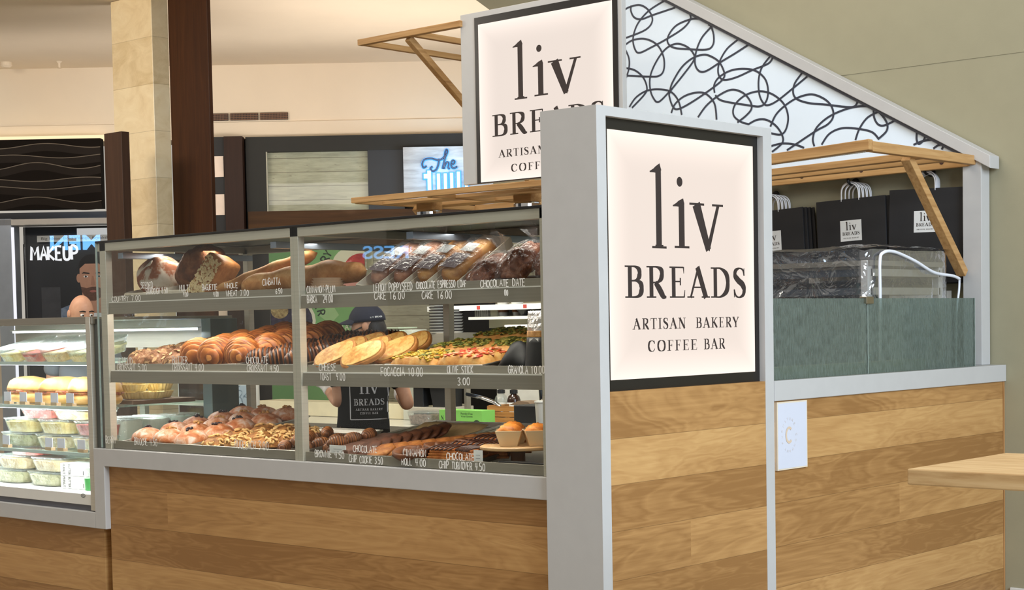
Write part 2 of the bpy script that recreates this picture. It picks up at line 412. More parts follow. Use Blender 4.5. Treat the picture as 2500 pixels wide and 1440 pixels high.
HAND = {
 'A': [[(0, 0), (.28, 1), (.56, 0)], [(.12, .38), (.46, .38)]], 'B': [[(0, 0), (0, 1), (.36, .95), (.42, .75), (.3, .55), (0, .52)], [(.3, .55), (.48, .38), (.45, .12), (.3, 0), (0, 0)]],
 'C': [[(.5, .85), (.3, 1), (.08, .8), (0, .45), (.1, .1), (.32, 0), (.52, .15)]], 'D': [[(0, 0), (0, 1), (.3, .92), (.5, .6), (.46, .25), (.25, .02), (0, 0)]],
 'E': [[(.45, 1), (0, 1), (0, 0), (.47, 0)], [(0, .52), (.36, .52)]], 'F': [[(.45, 1), (0, 1), (0, 0)], [(0, .52), (.36, .52)]],
 'G': [[(.5, .85), (.3, 1), (.08, .8), (0, .45), (.1, .1), (.32, 0), (.52, .15), (.52, .42), (.3, .42)]], 'H': [[(0, 0), (0, 1)], [(.5, 0), (.5, 1)], [(0, .5), (.5, .5)]],
 'I': [[(.1, 0), (.1, 1)]], 'K': [[(0, 0), (0, 1)], [(.48, 1), (0, .45), (.5, 0)]], 'L': [[(0, 1), (0, 0), (.45, 0)]],
 'M': [[(0, 0), (.05, 1), (.3, .4), (.56, 1), (.62, 0)]], 'N': [[(0, 0), (0, 1), (.5, 0), (.5, 1)]],
 'O': [[(.26, 1), (.05, .8), (0, .45), (.1, .1), (.27, 0), (.45, .12), (.54, .5), (.45, .86), (.26, 1)]], 'P': [[(0, 0), (0, 1), (.36, .95), (.46, .72), (.34, .5), (0, .46)]],
 'R': [[(0, 0), (0, 1), (.36, .95), (.44, .74), (.32, .54), (0, .5)], [(.2, .52), (.5, 0)]], 'S': [[(.44, .88), (.25, 1), (.05, .85), (.06, .65), (.4, .4), (.44, .15), (.24, 0), (0, .12)]],
 'T': [[(0, 1), (.52, 1)], [(.26, 1), (.26, 0)]], 'U': [[(0, 1), (0, .25), (.12, .02), (.36, .02), (.48, .25), (.48, 1)]],
 'V': [[(0, 1), (.25, 0), (.5, 1)]], 'W': [[(0, 1), (.16, 0), (.33, .7), (.5, 0), (.66, 1)]], 'X': [[(0, 0), (.5, 1)], [(0, 1), (.5, 0)]], 'Y': [[(0, 1), (.25, .5), (.5, 1)], [(.25, .5), (.25, 0)]],
 'Z': [[(0, 1), (.5, 1), (0, 0), (.5, 0)]], '0': [[(.22, 1), (.04, .8), (0, .45), (.08, .1), (.22, 0), (.38, .12), (.44, .5), (.38, .86), (.22, 1)]], '1': [[(.05, .8), (.2, 1), (.2, 0)]],
 '2': [[(0, .8), (.2, 1), (.42, .8), (.35, .5), (0, 0), (.46, 0)]], '3': [[(0, .9), (.25, 1), (.42, .8), (.2, .54), (.45, .3), (.25, 0), (0, .1)]], '4': [[(.3, 0), (.36, 1)], [(.1, .95), (.02, .42), (.48, .46)]],
 '5': [[(.42, 1), (.06, 1), (.03, .58), (.3, .6), (.44, .32), (.28, .02), (0, .08)]], '6': [[(.36, .98), (.08, .6), (.02, .2), (.2, 0), (.4, .18), (.3, .45), (.06, .36)]], '7': [[(0, 1), (.45, 1), (.15, 0)]],
 '8': [[(.22, .55), (.05, .8), (.22, 1), (.38, .8), (.22, .55), (.02, .25), (.22, 0), (.42, .25), (.22, .55)]], '9': [[(.4, .62), (.2, .5), (.04, .75), (.22, 1), (.42, .85), (.36, .4), (.3, 0)]],
 '.': [[(.02, .0), (.06, .04)]], '-': [[(.02, .45), (.34, .45)]], ' ': [],
}
def serif_ribbons(mb, s, F, u0, u1, v0, h, track=0.0):
    """set s in the serif alphabet so that it fills u0..u1, baseline v0, cap height h"""
    tot = sum(SERIF[c][0]+track for c in s)-track
    k = (u1-u0)/tot; x = 0
    for c in s:
        adv, st = SERIF[c]
        for kind, pts in st:
            if kind == 'd':
                n = 20; cx, cy, r = pts
                mb.add([F(u0+(x+cx)*k+r*h*math.cos(2*math.pi*q/n), v0+cy*h+r*h*math.sin(2*math.pi*q/n)) for q in range(n)], [tuple(range(n))])
                continue
            P = [(u0+(x+a)*k, v0+b*h, wd) for a, b, wd in pts]
            cl = kind == 'o'
            if kind in 'co': P = smooth_pts(P, 6, cl)
            # vertical strokes are measured in u, horizontal ones in v
            Q = []
            for i, p in enumerate(P):
                a = P[max(i-1, 0)]; b = P[min(i+1, len(P)-1)]
                dx, dy = abs(b[0]-a[0]), abs(b[1]-a[1]); l = math.hypot(dx, dy) or 1
                Q.append((p[0], p[1], p[2]*(k*dy/l+h*dx/l)))
            ribbon(mb, Q, F, cl)
        x += adv+track
def hand_ribbons(mb, s, F, u0, u1, v0, h, wd, jit=0.04, rng=None):
    rng = rng or random
    W = [.62 if c == 'W' or c == 'M' else .3 if c == ' ' else .1 if c == '.' else .2 if c == 'I' else .5 for c in s]
    tot = sum(W)+.16*(len(s)-1); k = (u1-u0)/tot; x = 0
    for c, wv in zip(s, W):
        dy = rng.uniform(-jit, jit)*h; hs = h*rng.uniform(1-jit, 1+jit)
        for st in HAND[c]:
            P = [(u0+(x+a*(wv/.5 if wv < .5 and c != 'I' and c != '.' else 1))*k, v0+dy+b*hs, wd) for a, b in st]
            if len(P) > 3 and c not in 'EHKLMNWZFAX': P = smooth_pts(P, 4)
            ribbon(mb, P, F)
        x += wv+.16
def frame(o, ux, uy):
    o, ux, uy = Vector(o), Vector(ux), Vector(uy)
    return lambda u, v: o+ux*u+uy*v
def sans(s, F, u0, u1, v0, h, bold=0.0):
    """built-in font turned into flat faces and fitted to u0..u1, height h"""
    cu = bpy.data.curves.new('t', 'FONT'); cu.body = s; cu.size = 1.0; cu.offset = bold; cu.fill_mode = 'FRONT'
    ob = bpy.data.objects.new('t', cu); COL.objects.link(ob)
    dg = bpy.context.evaluated_depsgraph_get()
    me = bpy.data.meshes.new_from_object(ob.evaluated_get(dg))
    vs = [v.co.copy() for v in me.vertices]; fs = [tuple(p.vertices) for p in me.polygons]
    bpy.data.objects.remove(ob); bpy.data.meshes.remove(me); bpy.data.curves.remove(cu)
    a = min(v.x for v in vs); b = max(v.x for v in vs); c = min(v.y for v in vs); d = max(v.y for v in vs)
    return [F(u0+(v.x-a)/(b-a)*(u1-u0), v0+(v.y-c)/(d-c)*h) for v in vs], fs
# ------------------------------------------------------------------ the setting
SEAMS = [0.02, 0.2, 0.385, 0.56, 0.745, 0.919, 1.092, 1.29, 1.48]
OAKST = [(0.0, (146, 104, 58)), (0.22, (178, 134, 82)), (0.40, (196, 153, 98)), (0.60, (210, 172, 118)), (0.8, (224, 194, 146))]
OAK_X = oak_planks('oak_boards_along_counter', SEAMS, OAKST, 'X')
OAK_Y = oak_planks('oak_boards_across', SEAMS, OAKST, 'Y')
WALLM = plain('beige_wall_paint', (154, 147, 121), 0.75, var=0.02, bmp=0.12, scale=8)
CREAM = plain('cream_mall_paint', (222, 206, 182), 0.8, var=0.02, scale=2)
FLOORM = blotch('floor_tile', [(0.3, (150, 138, 120)), (0.7, (172, 160, 142))], 6, 0.35, 3, 0)
def st(name, o):
    o['kind'] = 'structure'; return o

st('floor', bx('floor', -18, 12, -12, 16, -0.2, 0, FLOORM, bevel=0))
wr = MB()
wr.prism([(-3.6, 0), (6, 0), (6, 2.87), (-3.6, 2.87)], lambda u, v, t: (u, t, v), 3.38, 3.6)
wr.prism([(-3.6, 2.87), (6, 2.87), (6, 5.4), (-4.65, 5.4), (-4.65, 4.32), (-3.6, 3.60)], lambda u, v, t: (u, t, v), 3.377, 3.6)
st('wall_right', wr.build('wall_right', WALLM))
st('baseboard_right', bx('baseboard_right', 0.02, 6, 3.365, 3.38, 0, 0.1, plain('white_trim', (214, 212, 206), 0.5)))

# frame of the far storefronts: local x = to the right, local y = away from the camera
BGROT = YAW-math.pi/2
def BG(name, m, mb, label=None, cat=None, parent=None, base=(0, 0, 0), bevel=0.0, smooth=False, **kw):
    o = mb.build(name, m, parent, None, None, smooth, bevel)
    if parent is None:
        c, s = math.cos(BGROT), math.sin(BGROT)
        o.location = (CAM.x+base[0]*c-base[1]*s, CAM.y+base[0]*s+base[1]*c, base[2]); o.rotation_euler = (0, 0, BGROT)
        if label: tag(o, label, cat, **kw)
    return o
def BGT(name, label, cat, base, group=None):
    c, s = math.cos(BGROT), math.sin(BGROT)
    return thing(name, label, cat, (CAM.x+base[0]*c-base[1]*s, CAM.y+base[0]*s+base[1]*c, base[2]), BGROT, group)

# ceiling and bulkhead beyond the concourse
o = BG('ceiling', CREAM, MB().box(-5, 6, -6.5, 1, 0, 0.15), base=(0, 16, 4.08)); st('ceiling', o)
mb = MB().box(-6, 6, 0.0, 0.4, 0.52-0.36, 0.36+0.36+0.02).box(-6, 6, -0.02, 0.4, 0.0, 0.16)
o = BG('wall_far', CREAM, mb, base=(0, 16, 3.365)); st('wall_far', o)
# the lower storefront wall: dark, in openings of which the shops show
DARK = plain('dark_shopfront', (20, 19, 17), 0.7, var=0.15, scale=3)
SHIP = None
m, nt, out = mat('whitewashed_shiplap')
t = N(nt, 'ShaderNodeTexCoord'); sep = N(nt, 'ShaderNodeSeparateXYZ'); nt.links.new(t.outputs['Object'], sep.inputs[0])
rowf = math_(nt, 'DIVIDE', sep.outputs['Z'], 0.135)
seam = math_(nt, 'LESS_THAN', math_(nt, 'FRACT', rowf), 0.05)
nn = noise_(nt, coords(nt, 'Object', (2, 2, 14)), 2.0, 6, 0.7)
knots = math_(nt, 'GREATER_THAN', noise_(nt, coords(nt, 'Object', (9, 9, 40)), 1.3, 2), 0.70)
c1 = ramp(nt, nn, [(0.3, srgb(152, 150, 130)), (0.65, srgb(184, 182, 160))])
mx = N(nt, 'ShaderNodeMix', data_type='RGBA'); nt.links.new(math_(nt, 'MAXIMUM', math_(nt, 'MULTIPLY', seam, 0.6), math_(nt, 'MULTIPLY', knots, 0.4)), mx.inputs[0])
nt.links.new(c1, mx.inputs[6]); mx.inputs[7].default_value = srgb(70, 62, 48)
principled(nt, out, 0.7, 0, mx.outputs[2]); SHIP = m
o = BG('wall_back', DARK, MB().box(-3.2, 6, 0.1, 0.3, 0, 3.38), base=(0, 16, 0)); st('wall_back', o)

# ------------------------------------------------------------------ kiosk: display counter
t = thing('display_counter', 'long oak front counter with pale grey ledge carrying the glass pastry cases', 'counter', (-2.7, 0.5, 0))
mb = MB()
L1 = 2.428
def sx(x): return x+2.7
def sy(y): return y-0.5
mb.prism([(sx(-3.29), .535), (sx(-3.2), .535), (sx(-3.2), .853), (L1, .853), (L1, .94), (sx(-3.29), .94)], lambda u, v, t_: (u, t_, v), sy(.015), sy(.05))
mb.box(sx(-3.25), L1, sy(.05), sy(1.0), .90, .94)
mb.build('ledge_trim', GREY, t, bevel=.003)
MB().box(sx(-3.2), L1, sy(.045), sy(.9), 0.0, .853).build('wood_front', OAK_X, t)
t = thing('low_counter', 'lower oak counter section at far left carrying the cold case', 'counter', (-4.3, .5, 0))
MB().box(-1.1, 1.009, -.485, -.45, .535, .615).box(-1.1, 1.009, -.45, .5, .575, .615).build('ledge_trim', GREY, t, bevel=.003)
MB().box(-1.1, 1.04, -.455, .4, 0, .534).build('wood_front', OAK_X, t)

# ------------------------------------------------------------------ sign lettering (shared layout, in metres from the pillar's near edge)
def sign_ribbons(F):
    big, mid, sm, s2, s3, s4 = [MB() for _ in range(6)]
    serif_ribbons(big, 'l', F, .30, .42, 1.807, .314)
    serif_ribbons(big, 'i', F, .445, .572, 1.811, .312)
    serif_ribbons(big, 'v', F, .573, .79, 1.807, .314)
    serif_ribbons(mid, 'BREADS', F, .14, .96, 1.617, .122, .06)
    serif_ribbons(sm, 'ARTISAN', F, .188, .533, 1.497, .042, .1)
    serif_ribbons(s3, 'BAKERY', F, .597, .902, 1.497, .042, .1)
    serif_ribbons(s2, 'COFFEE', F, .279, .607, 1.411, .042, .1)
    serif_ribbons(s4, 'BAR', F, .650, .802, 1.411, .042, .1)
    return big, mid, sm, s2, s3, s4

# lit panel: edge-lit acrylic, a touch brighter towards its rim where the tubes sit
def lit_panel(name, w_, h_):
    m, nt, out = mat(name)
    t = N(nt, 'ShaderNodeTexCoord'); sep = N(nt, 'ShaderNodeSeparateXYZ'); nt.links.new(t.outputs['Generated'], sep.inputs[0])
    ds = []
    for ax, l in ((0 if w_ == 'x' else 1, 0.97), (2, 0.93)):
        d = math_(nt, 'ABSOLUTE', math_(nt, 'SUBTRACT', sep.outputs[ax], 0.5))
        ds.append(math_(nt, 'MULTIPLY', math_(nt, 'SUBTRACT', 0.5, d), l))
    d = math_(nt, 'MINIMUM', ds[0], ds[1])
    k = math_(nt, 'POWER', math_(nt, 'SUBTRACT', 1.0, math_(nt, 'MINIMUM', math_(nt, 'DIVIDE', d, 0.16), 1.0)), 2.0)
    e = N(nt, 'ShaderNodeEmission'); e.inputs[0].default_value = srgb(251, 236, 225)
    nt.links.new(math_(nt, 'MULTIPLY_ADD', k, 0.28, h_), e.inputs[1])
    nt.links.new(e.outputs[0], out.inputs[0]); return m
LIT_Y = lit_panel('backlit_acrylic', 'y', 0.96)
LIT_X = lit_panel('backlit_acrylic_rear', 'x', 0.92)

# ------------------------------------------------------------------ sign pillar at the corner
PY1 = 1.165
t = thing('sign_pillar', 'square grey corner pillar with the large lit bakery sign facing right', 'sign', (-0.135, 0.58, 0))
X = lambda x: x+0.135
Y = lambda y: y-0.58
mb = MB()
mb.box(X(-.27), X(-.032), Y(0), Y(PY1), 0, 2.321)
mb.prism([(0, 0), (PY1, 0), (PY1, 2.321), (0, 2.321), (0, 0), (.055, 0), (.055, 2.285), (1.10, 2.285), (1.10, 0), (.055, 0)][:4], lambda u, v, t_: (X(t_), Y(u), v), -.033, -.0325)
mb.box(X(-.032), X(0), Y(0), Y(.055), 0, 2.321)
mb.box(X(-.032), X(0), Y(1.10), Y(PY1), 0, 2.321)
mb.box(X(-.032), X(0), Y(.055), Y(1.10), 2.285, 2.321)
mb.build('pillar_frame', GREY, t, bevel=.002)
mb = MB()
mb.box(X(-.0322), X(-.028), Y(.055), Y(1.10), 1.268, 2.285)
mb.build('black_border', BLACK, t)
mb = MB().box(X(-.028), X(-.0262), Y(.097), Y(1.063), 1.31, 2.242)
lp = mb.build('lit_panel', LIT_Y, t); lp['label'] = 'glowing cream sign panel'
mb = MB().box(X(-.032), X(-.001), Y(.055), Y(1.10), 0, 1.268)
mb.build('wood_panel', OAK_Y, t)['label'] = 'oak boards below the sign'
F = lambda u, v: (X(-.0252), Y(u+.043), v)
for nm, b in zip(('name_lettering', 'name_lettering', 'tagline_lettering', 'tagline_lettering', 'tagline_lettering', 'tagline_lettering'), sign_ribbons(F)): b.build(nm, INK, lp)

# ------------------------------------------------------------------ side counter towards the wall
t = thing('side_counter', 'oak side counter with grey ledge running from the sign pillar to the beige wall', 'counter', (-.25, 2.28, 0))
X = lambda x: x+.25
Y = lambda y: y-2.28
mb = MB().box(X(-.125), X(0), Y(1.17), Y(3.378), 1.18, 1.266)
mb.build('ledge', GREY, t, bevel=.003)
mb = MB().box(X(-.12), X(-.012), Y(1.17), Y(3.36), 0, 1.18)
mb.build('wood_front', OAK_Y, t)
mb = MB().box(X(-.12), X(-.010), Y(3.362), Y(3.378), 0, 1.18)
mb.build('end_strip', wood_bar('oak_edge', [(0.3, (150, 104, 60)), (.7, (190, 142, 92))], (40, 40, 2)), t)

# little notice card with circular print
t = thing('notice_card', 'white framed notice card with a pale letter C on the oak side counter', 'card', (-.006, 1.305, 1.03))
MB().box(-.006, .006, -.119, .119, -.145, .145).build('card_frame', plain('pale_wood_edge', (220, 206, 184), .5), t)
MB().box(.0055, .0068, -.113, .113, -.139, .139).build('card_face', plain('cool_white_card', (204, 207, 220), .5, var=.01), t)
TAN = plain('tan_print', (206, 184, 160), .7)
mb = MB(); F = lambda u, v: (.0074, u, v)
ribbon(mb, [(-.028+.024*math.cos(a), .002+.031*math.sin(a), .011) for a in [R(q) for q in range(48, 316, 8)]], F)
mb.build('letter_print', TAN, t)
mb = MB()
for k, ch in enumerate('FURNITURE COMPANY'):
    if ch == ' ':
        mb.build('ring_print', plain('pale_tan_print', (214, 206, 202), .7), t); mb = MB(); continue
    a = R(205-k*20.5); c, s = math.cos(a), math.sin(a)
    G = lambda u, v, c=c, s=s: (.0074, -.028+.056*c+(u*s+v*c)*1.0, .002+.07*s+(-u*c+v*s))
    hand_ribbons(mb, ch, G, -.0045, .0045, -.005, .01, .0016, 0)
mb.build('ring_print', plain('pale_tan_print', (214, 206, 202), .7), t)

# ------------------------------------------------------------------ gable panel, its beam, wall post
LOOPS = [
 [(-2.42,3.252),(-2.258,3.283),(-2.204,3.332),(-2.232,3.397),(-2.297,3.437),(-2.375,3.436),(-2.417,3.423)],
 [(-2.362,3.444),(-2.365,3.411),(-2.34,3.369),(-2.286,3.351),(-2.197,3.364),(-2.034,3.385)],
 [(-2.114,3.436),(-2.232,3.392),(-2.317,3.324),(-2.352,3.243),(-2.337,3.175),(-2.302,3.152),(-2.212,3.174),(-2.094,3.21),(-1.978,3.255),(-1.926,3.299),(-1.926,3.327)],
 [(-2.421,3.209),(-2.354,3.234),(-2.259,3.229),(-2.171,3.183),(-2.125,3.107),(-2.123,3.032),(-2.156,2.998),(-2.227,3.0),(-2.419,3.028)],
 [(-1.853,3.294),(-1.921,3.301),(-2.024,3.28),(-2.082,3.232),(-2.092,3.187),(-2.049,3.151),(-1.946,3.129),(-1.811,3.11),(-1.766,3.132),(-1.76,3.185),(-1.778,3.238),(-1.798,3.254)],
 [(-1.776,3.238),(-1.844,3.183),(-1.884,3.114),(-1.896,3.047),(-1.88,3.004),(-1.847,2.984),(-1.802,2.99),(-1.723,3.022),(-1.613,3.063),(-1.521,3.101)],
 [(-1.59,3.141),(-1.667,3.097),(-1.718,3.035),(-1.733,2.982),(-1.722,2.94),(-1.686,2.919),(-1.604,2.926),(-1.496,2.954),(-1.389,2.978),(-1.357,3.009)],
 [(-2.421,3.2),(-2.386,3.129),(-2.388,3.063),(-2.422,2.99)],
 [(-2.424,3.075),(-2.346,3.053),(-2.281,3.003),(-2.252,2.938),(-2.271,2.898),(-2.368,2.827)],
 [(-2.388,2.834),(-2.337,2.886),(-2.258,2.917),(-2.17,2.918),(-2.077,2.894),(-2.02,2.834),(-1.996,2.748)],
 [(-2.082,2.897),(-2.165,2.842),(-2.206,2.872),(-2.228,2.931),(-2.224,3.006),(-2.178,3.085),(-2.107,3.151),(-2.026,3.171),(-1.946,3.14),(-1.901,3.089),(-1.908,3.053),(-1.994,2.971),(-2.077,2.896),(-2.083,2.859),(-2.055,2.796),(-2.009,2.787),(-1.906,2.822),(-1.759,2.889),(-1.697,2.928),(-1.689,2.963),(-1.723,3.026),(-1.778,3.065),(-1.834,3.083),(-1.913,3.072),(-1.994,3.026),(-2.064,2.941),(-2.082,2.887)],
 [(-2.073,2.767),(-2.043,2.818),(-1.973,2.857),(-1.882,2.868),(-1.815,2.85),(-1.76,2.789),(-1.747,2.696)],
 [(-1.879,2.723),(-1.816,2.786),(-1.726,2.836),(-1.638,2.858),(-1.562,2.832),(-1.514,2.782),(-1.504,2.736),(-1.542,2.699),(-1.602,2.666)],
 [(-1.373,3.02),(-1.432,2.96),(-1.454,2.892),(-1.45,2.811),(-1.424,2.759),(-1.392,2.744),(-1.329,2.763),(-1.225,2.822),(-1.132,2.877)],
 [(-1.522,2.648),(-1.575,2.666),(-1.624,2.703),(-1.629,2.748),(-1.595,2.79),(-1.53,2.821),(-1.444,2.828),(-1.36,2.801),(-1.288,2.741),(-1.26,2.667),(-1.274,2.598),(-1.311,2.57),(-1.384,2.586)],
 [(-1.759,2.853),(-1.761,2.899),(-1.725,2.94),(-1.647,2.968),(-1.56,2.969),(-1.475,2.948),(-1.412,2.896),(-1.391,2.831),(-1.403,2.77),(-1.445,2.743),(-1.531,2.758),(-1.705,2.801),(-1.754,2.839)],
 [(-1.167,2.899),(-1.214,2.847),(-1.225,2.796),(-1.2,2.758),(-1.123,2.728),(-1.013,2.708),(-0.884,2.682),(-0.835,2.681),(-0.816,2.705)],
 [(-1.378,2.621),(-1.341,2.684),(-1.277,2.731),(-1.194,2.766),(-1.103,2.774),(-1.022,2.739),(-0.978,2.692),(-0.969,2.639),(-1.004,2.599),(-1.085,2.567),(-1.27,2.478)],
 [(-1.527,2.648),(-1.468,2.668),(-1.404,2.662),(-1.341,2.622),(-1.3,2.565),(-1.301,2.521),(-1.369,2.477)],
 [(-1.091,2.485),(-1.1,2.529),(-1.074,2.588),(-0.993,2.641),(-0.875,2.673),(-0.768,2.675),(-0.701,2.647),(-0.644,2.582),(-0.64,2.531),(-0.693,2.489)],
 [(-1.045,2.49),(-0.994,2.546),(-0.915,2.569),(-0.817,2.557),(-0.73,2.531),(-0.688,2.489)],
 [(-0.832,2.497),(-0.807,2.555),(-0.759,2.61),(-0.691,2.637)],
 [(-0.72,2.648),(-0.715,2.606),(-0.692,2.569),(-0.654,2.56),(-0.588,2.581)],
 [(-0.463,2.502),(-0.463,2.465),(-0.449,2.443),(-0.422,2.461),(-0.414,2.481)],
 [(-0.482,2.441),(-0.422,2.457),(-0.358,2.455),(-0.313,2.427),(-0.318,2.402)],
 [(-0.367,2.411),(-0.322,2.428),(-0.259,2.393)],
 [(-1.38,2.51),(-1.301,2.519),(-1.218,2.506),(-1.157,2.482)],
]
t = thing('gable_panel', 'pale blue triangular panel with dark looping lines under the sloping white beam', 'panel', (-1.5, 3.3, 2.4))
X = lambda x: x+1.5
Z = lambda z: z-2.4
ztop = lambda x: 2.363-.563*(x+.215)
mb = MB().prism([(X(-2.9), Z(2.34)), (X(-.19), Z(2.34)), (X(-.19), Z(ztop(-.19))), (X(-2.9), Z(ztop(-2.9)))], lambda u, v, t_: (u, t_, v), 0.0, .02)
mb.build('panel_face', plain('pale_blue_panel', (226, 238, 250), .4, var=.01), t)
mb = MB(); F = lambda u, v: (X(u), -.0015, Z(v))
for L in LOOPS: ribbon(mb, smooth_pts([(a, b, .0115) for a, b in L], 7), F)
for dx, dz in ((-.62, .33), (-.75, -.28)):           # the same drawing runs on behind the rear lit sign
    for L in LOOPS:
        run = []
        for a, b in [(a+dx, b+dz) for a, b in L]+[(9, 9)]:
            if -2.89 < a < -2.5 and 2.36 < b < ztop(a)-.02: run.append((a, b, .0115)); continue
            if len(run) > 2: ribbon(mb, smooth_pts(run, 7), F)
            run = []
mb.build('loop_lines', plain('slate_line_print', (52, 56, 70), .5), t)
mb = MB().prism([(X(-2.9), Z(ztop(-2.9))), (X(-.19), Z(ztop(-.19))), (X(-.19), Z(ztop(-.19)+.022)), (X(-2.9), Z(ztop(-2.9)+.022))], lambda u, v, t_: (u, t_, v), -.01, .02)
mb.build('shadow_gap_trim', plain('slate_trim', (84, 88, 102), .5), t)
mb = MB().prism([(X(-3.0), Z(ztop(-3.0)+.022)), (X(-.03), Z(ztop(-.03)+.022)), (X(-.03), Z(ztop(-.03)+.087)), (X(-3.0), Z(ztop(-3.0)+.087))], lambda u, v, t_: (u, t_, v), -.04, .068)
mb.build('sloping_beam', GREY, t, bevel=.003)
bo = bx('wall_post', -.19, -.085, 3.275, 3.37, 1.267, 2.352, GREY)
tag(bo, 'grey square post standing on the side counter ledge against the beige wall', 'post')

# ------------------------------------------------------------------ rear lit sign, high up
t = thing('hanging_sign', 'tall lit bakery sign in a grey frame above the left canopy, behind the pillar', 'sign', (-2.17, 2.23, 2.33))
X = lambda x: x+2.17
Z = lambda z: z-2.33
mb = MB().box(X(-2.756), X(-1.585), -.028, .008, 0, Z(3.30))
mb.build('sign_frame', GREY, t, bevel=.002)
mb = MB().box(X(-2.643), X(-1.612), -.033, -.027, 0, Z(3.268)); mb.build('black_border', BLACK, t)
mb = MB().box(X(-2.612), X(-1.645), -.035, -.0325, Z(2.335), Z(3.226)); lp = mb.build('lit_panel', LIT_X, t)
F = lambda u, v: (X(u-2.66), -.036, v+.967-2.33)
for nm, b in zip(('name_lettering', 'name_lettering', 'tagline_lettering', 'tagline_lettering', 'tagline_lettering', 'tagline_lettering'), sign_ribbons(F)): b.build(nm, INK, lp)

# ------------------------------------------------------------------ canopies
def disc_lamp(p, k):
    t = thing('puck_light', ('left' if k == 0 else 'right')+' round glass puck light under the left oak canopy', 'lamp', p, 0, 'canopy puck lights')
    MB().box(-.07, .07, -.045, .045, .03, .085).build('mount_block', OAKBAR_X, t, bevel=.003)
    MB().lathe([(.075, .028), (.08, .02), (.08, .0), (.06, -.006)], 24).build('trim_ring', MIRRORISH, t, smooth=False)
    MB().lathe([(.052, 0), (.045, -.022), (.02, -.034), (.001, -.036)], 20).build('lens', TUB, t, smooth=True)
    l = bpy.data.lights.new('puck_lamp', 'SPOT'); l.energy = 42; l.color = (1, .93, .82); l.spot_size = R(130); l.spot_blend = .6; l.shadow_soft_size = .05
    lo = bpy.data.objects.new('puck_lamp', l); COL.objects.link(lo); lo.parent = t; lo.location = (0, 0, -.045)
t = thing('oak_canopy', 'oak slatted canopy with a diagonal brace above the black paper bags', 'canopy', (-.7, 2.75, 2.33))
mb = MB()
mb.bar((-.72, -.55, -.055), (.583, -.55, .006), .04, .05); mb.build('front_rail', OAKBAR_X, t, bevel=.003)
MB().bar((.563, -.53, .0), (.563, .55, .0), .042, .048).build('side_rail', OAKBAR_Y, t, bevel=.003)
MB().bar((-.72, .53, -.02), (.55, .53, .0), .04, .06).build('back_rail', OAKBAR_X, t, bevel=.003)
MB().bar((-.72, .06, -.03), (.545, .06, .0), .06, .035).build('middle_rail', OAKBAR_X, t, bevel=.003)
MB().bar((-.72, .33, -.025), (.545, .33, .0), .05, .03).build('middle_rail', OAKBAR_X, t, bevel=.003)
RIB = plain('ribbed_led_diffuser', (226, 226, 220), .4)
for y_ in (-.27, .2):
    mb = MB()
    for k in range(90):
        x_ = -.72+k*.014
        mb.box(x_, x_+.009, y_-.05, y_+.05, -.052+.0463*(x_+.72)*.8+.02, -.035+.0463*(x_+.72)*.8+.02)
    mb.build('led_strip', RIB, t)
MB().bar((.52, -.09, -.02), (.52, .50, -.585), .045, .05, (1, 0, 0)).build('diagonal_brace', OAKBAR_Y, t, bevel=.003)
KN = plain('dark_knot', (60, 30, 20), .6)
for x_, z_ in ((-.075, -.006), (-.45, -.012), (.40, .0)):
    mb = MB().prism([(x_+.012*math.cos(q*.7), z_+.011*math.sin(q*.7)) for q in range(9)], lambda u, v, t_: (u, t_, v), .508, .512)
    mb.build('bolt_plug', KN, t)

t = thing('oak_canopy', 'long oak canopy over the pastry case below the rear lit sign', 'canopy', (-2.6, 2.75, 2.30))
MB().bar((-1.09, -.55, 0), (1.1, -.55, 0), .04, .034).build('front_rail', OAKBAR_X, t, bevel=.003)
MB().bar((-1.08, -.53, -.004), (-1.08, .55, -.004), .04, .03).build('side_rail', OAKBAR_Y, t, bevel=.003)
MB().bar((1.08, -.53, -.004), (1.08, .55, -.004), .04, .03).build('side_rail', OAKBAR_Y, t, bevel=.003)
MB().bar((-1.06, .53, -.01), (1.06, .53, -.01), .04, .05).build('back_rail', OAKBAR_X, t, bevel=.003)
for y_ in (-.25, .1): MB().bar((-1.06, y_, -.006), (1.06, y_, -.006), .16, .02).build('soffit_board', OAKBAR_X, t, bevel=.002)
for x_ in (-.45, .35): MB().bar((x_, -.53, -.008), (x_, .51, -.008), .04, .026).build('cross_rail', OAKBAR_Y, t, bevel=.002)
MB().bar((-1.0, -.1, -.03), (-1.0, .6, -.62), .04, .045, (1, 0, 0)).build('diagonal_brace', OAKBAR_Y, t, bevel=.003)
disc_lamp((-3.43, 2.6, 2.21), 0); disc_lamp((-2.62, 2.6, 2.21), 1)

t = thing('oak_canopy', 'open oak frame canopy jutting left from the rear lit sign, near the ceiling', 'canopy', (-3.1, 2.75, 3.25))
MB().bar((-.5, -.55, 0), (.36, -.55, 0), .04, .036).build('front_rail', OAKBAR_X, t, bevel=.003)
MB().bar((-.48, -.53, 0), (-.48, .6, 0), .036, .034).build('side_rail', OAKBAR_Y, t, bevel=.003)
MB().bar((-.06, -.53, 0), (-.06, .6, 0), .036, .034).build('cross_rail', OAKBAR_Y, t, bevel=.003)
MB().bar((-.10, -.53, -.02), (-.10, .60, -.845), .04, .04, (1, 0, 0)).build('diagonal_brace', OAKBAR_Y, t, bevel=.003)
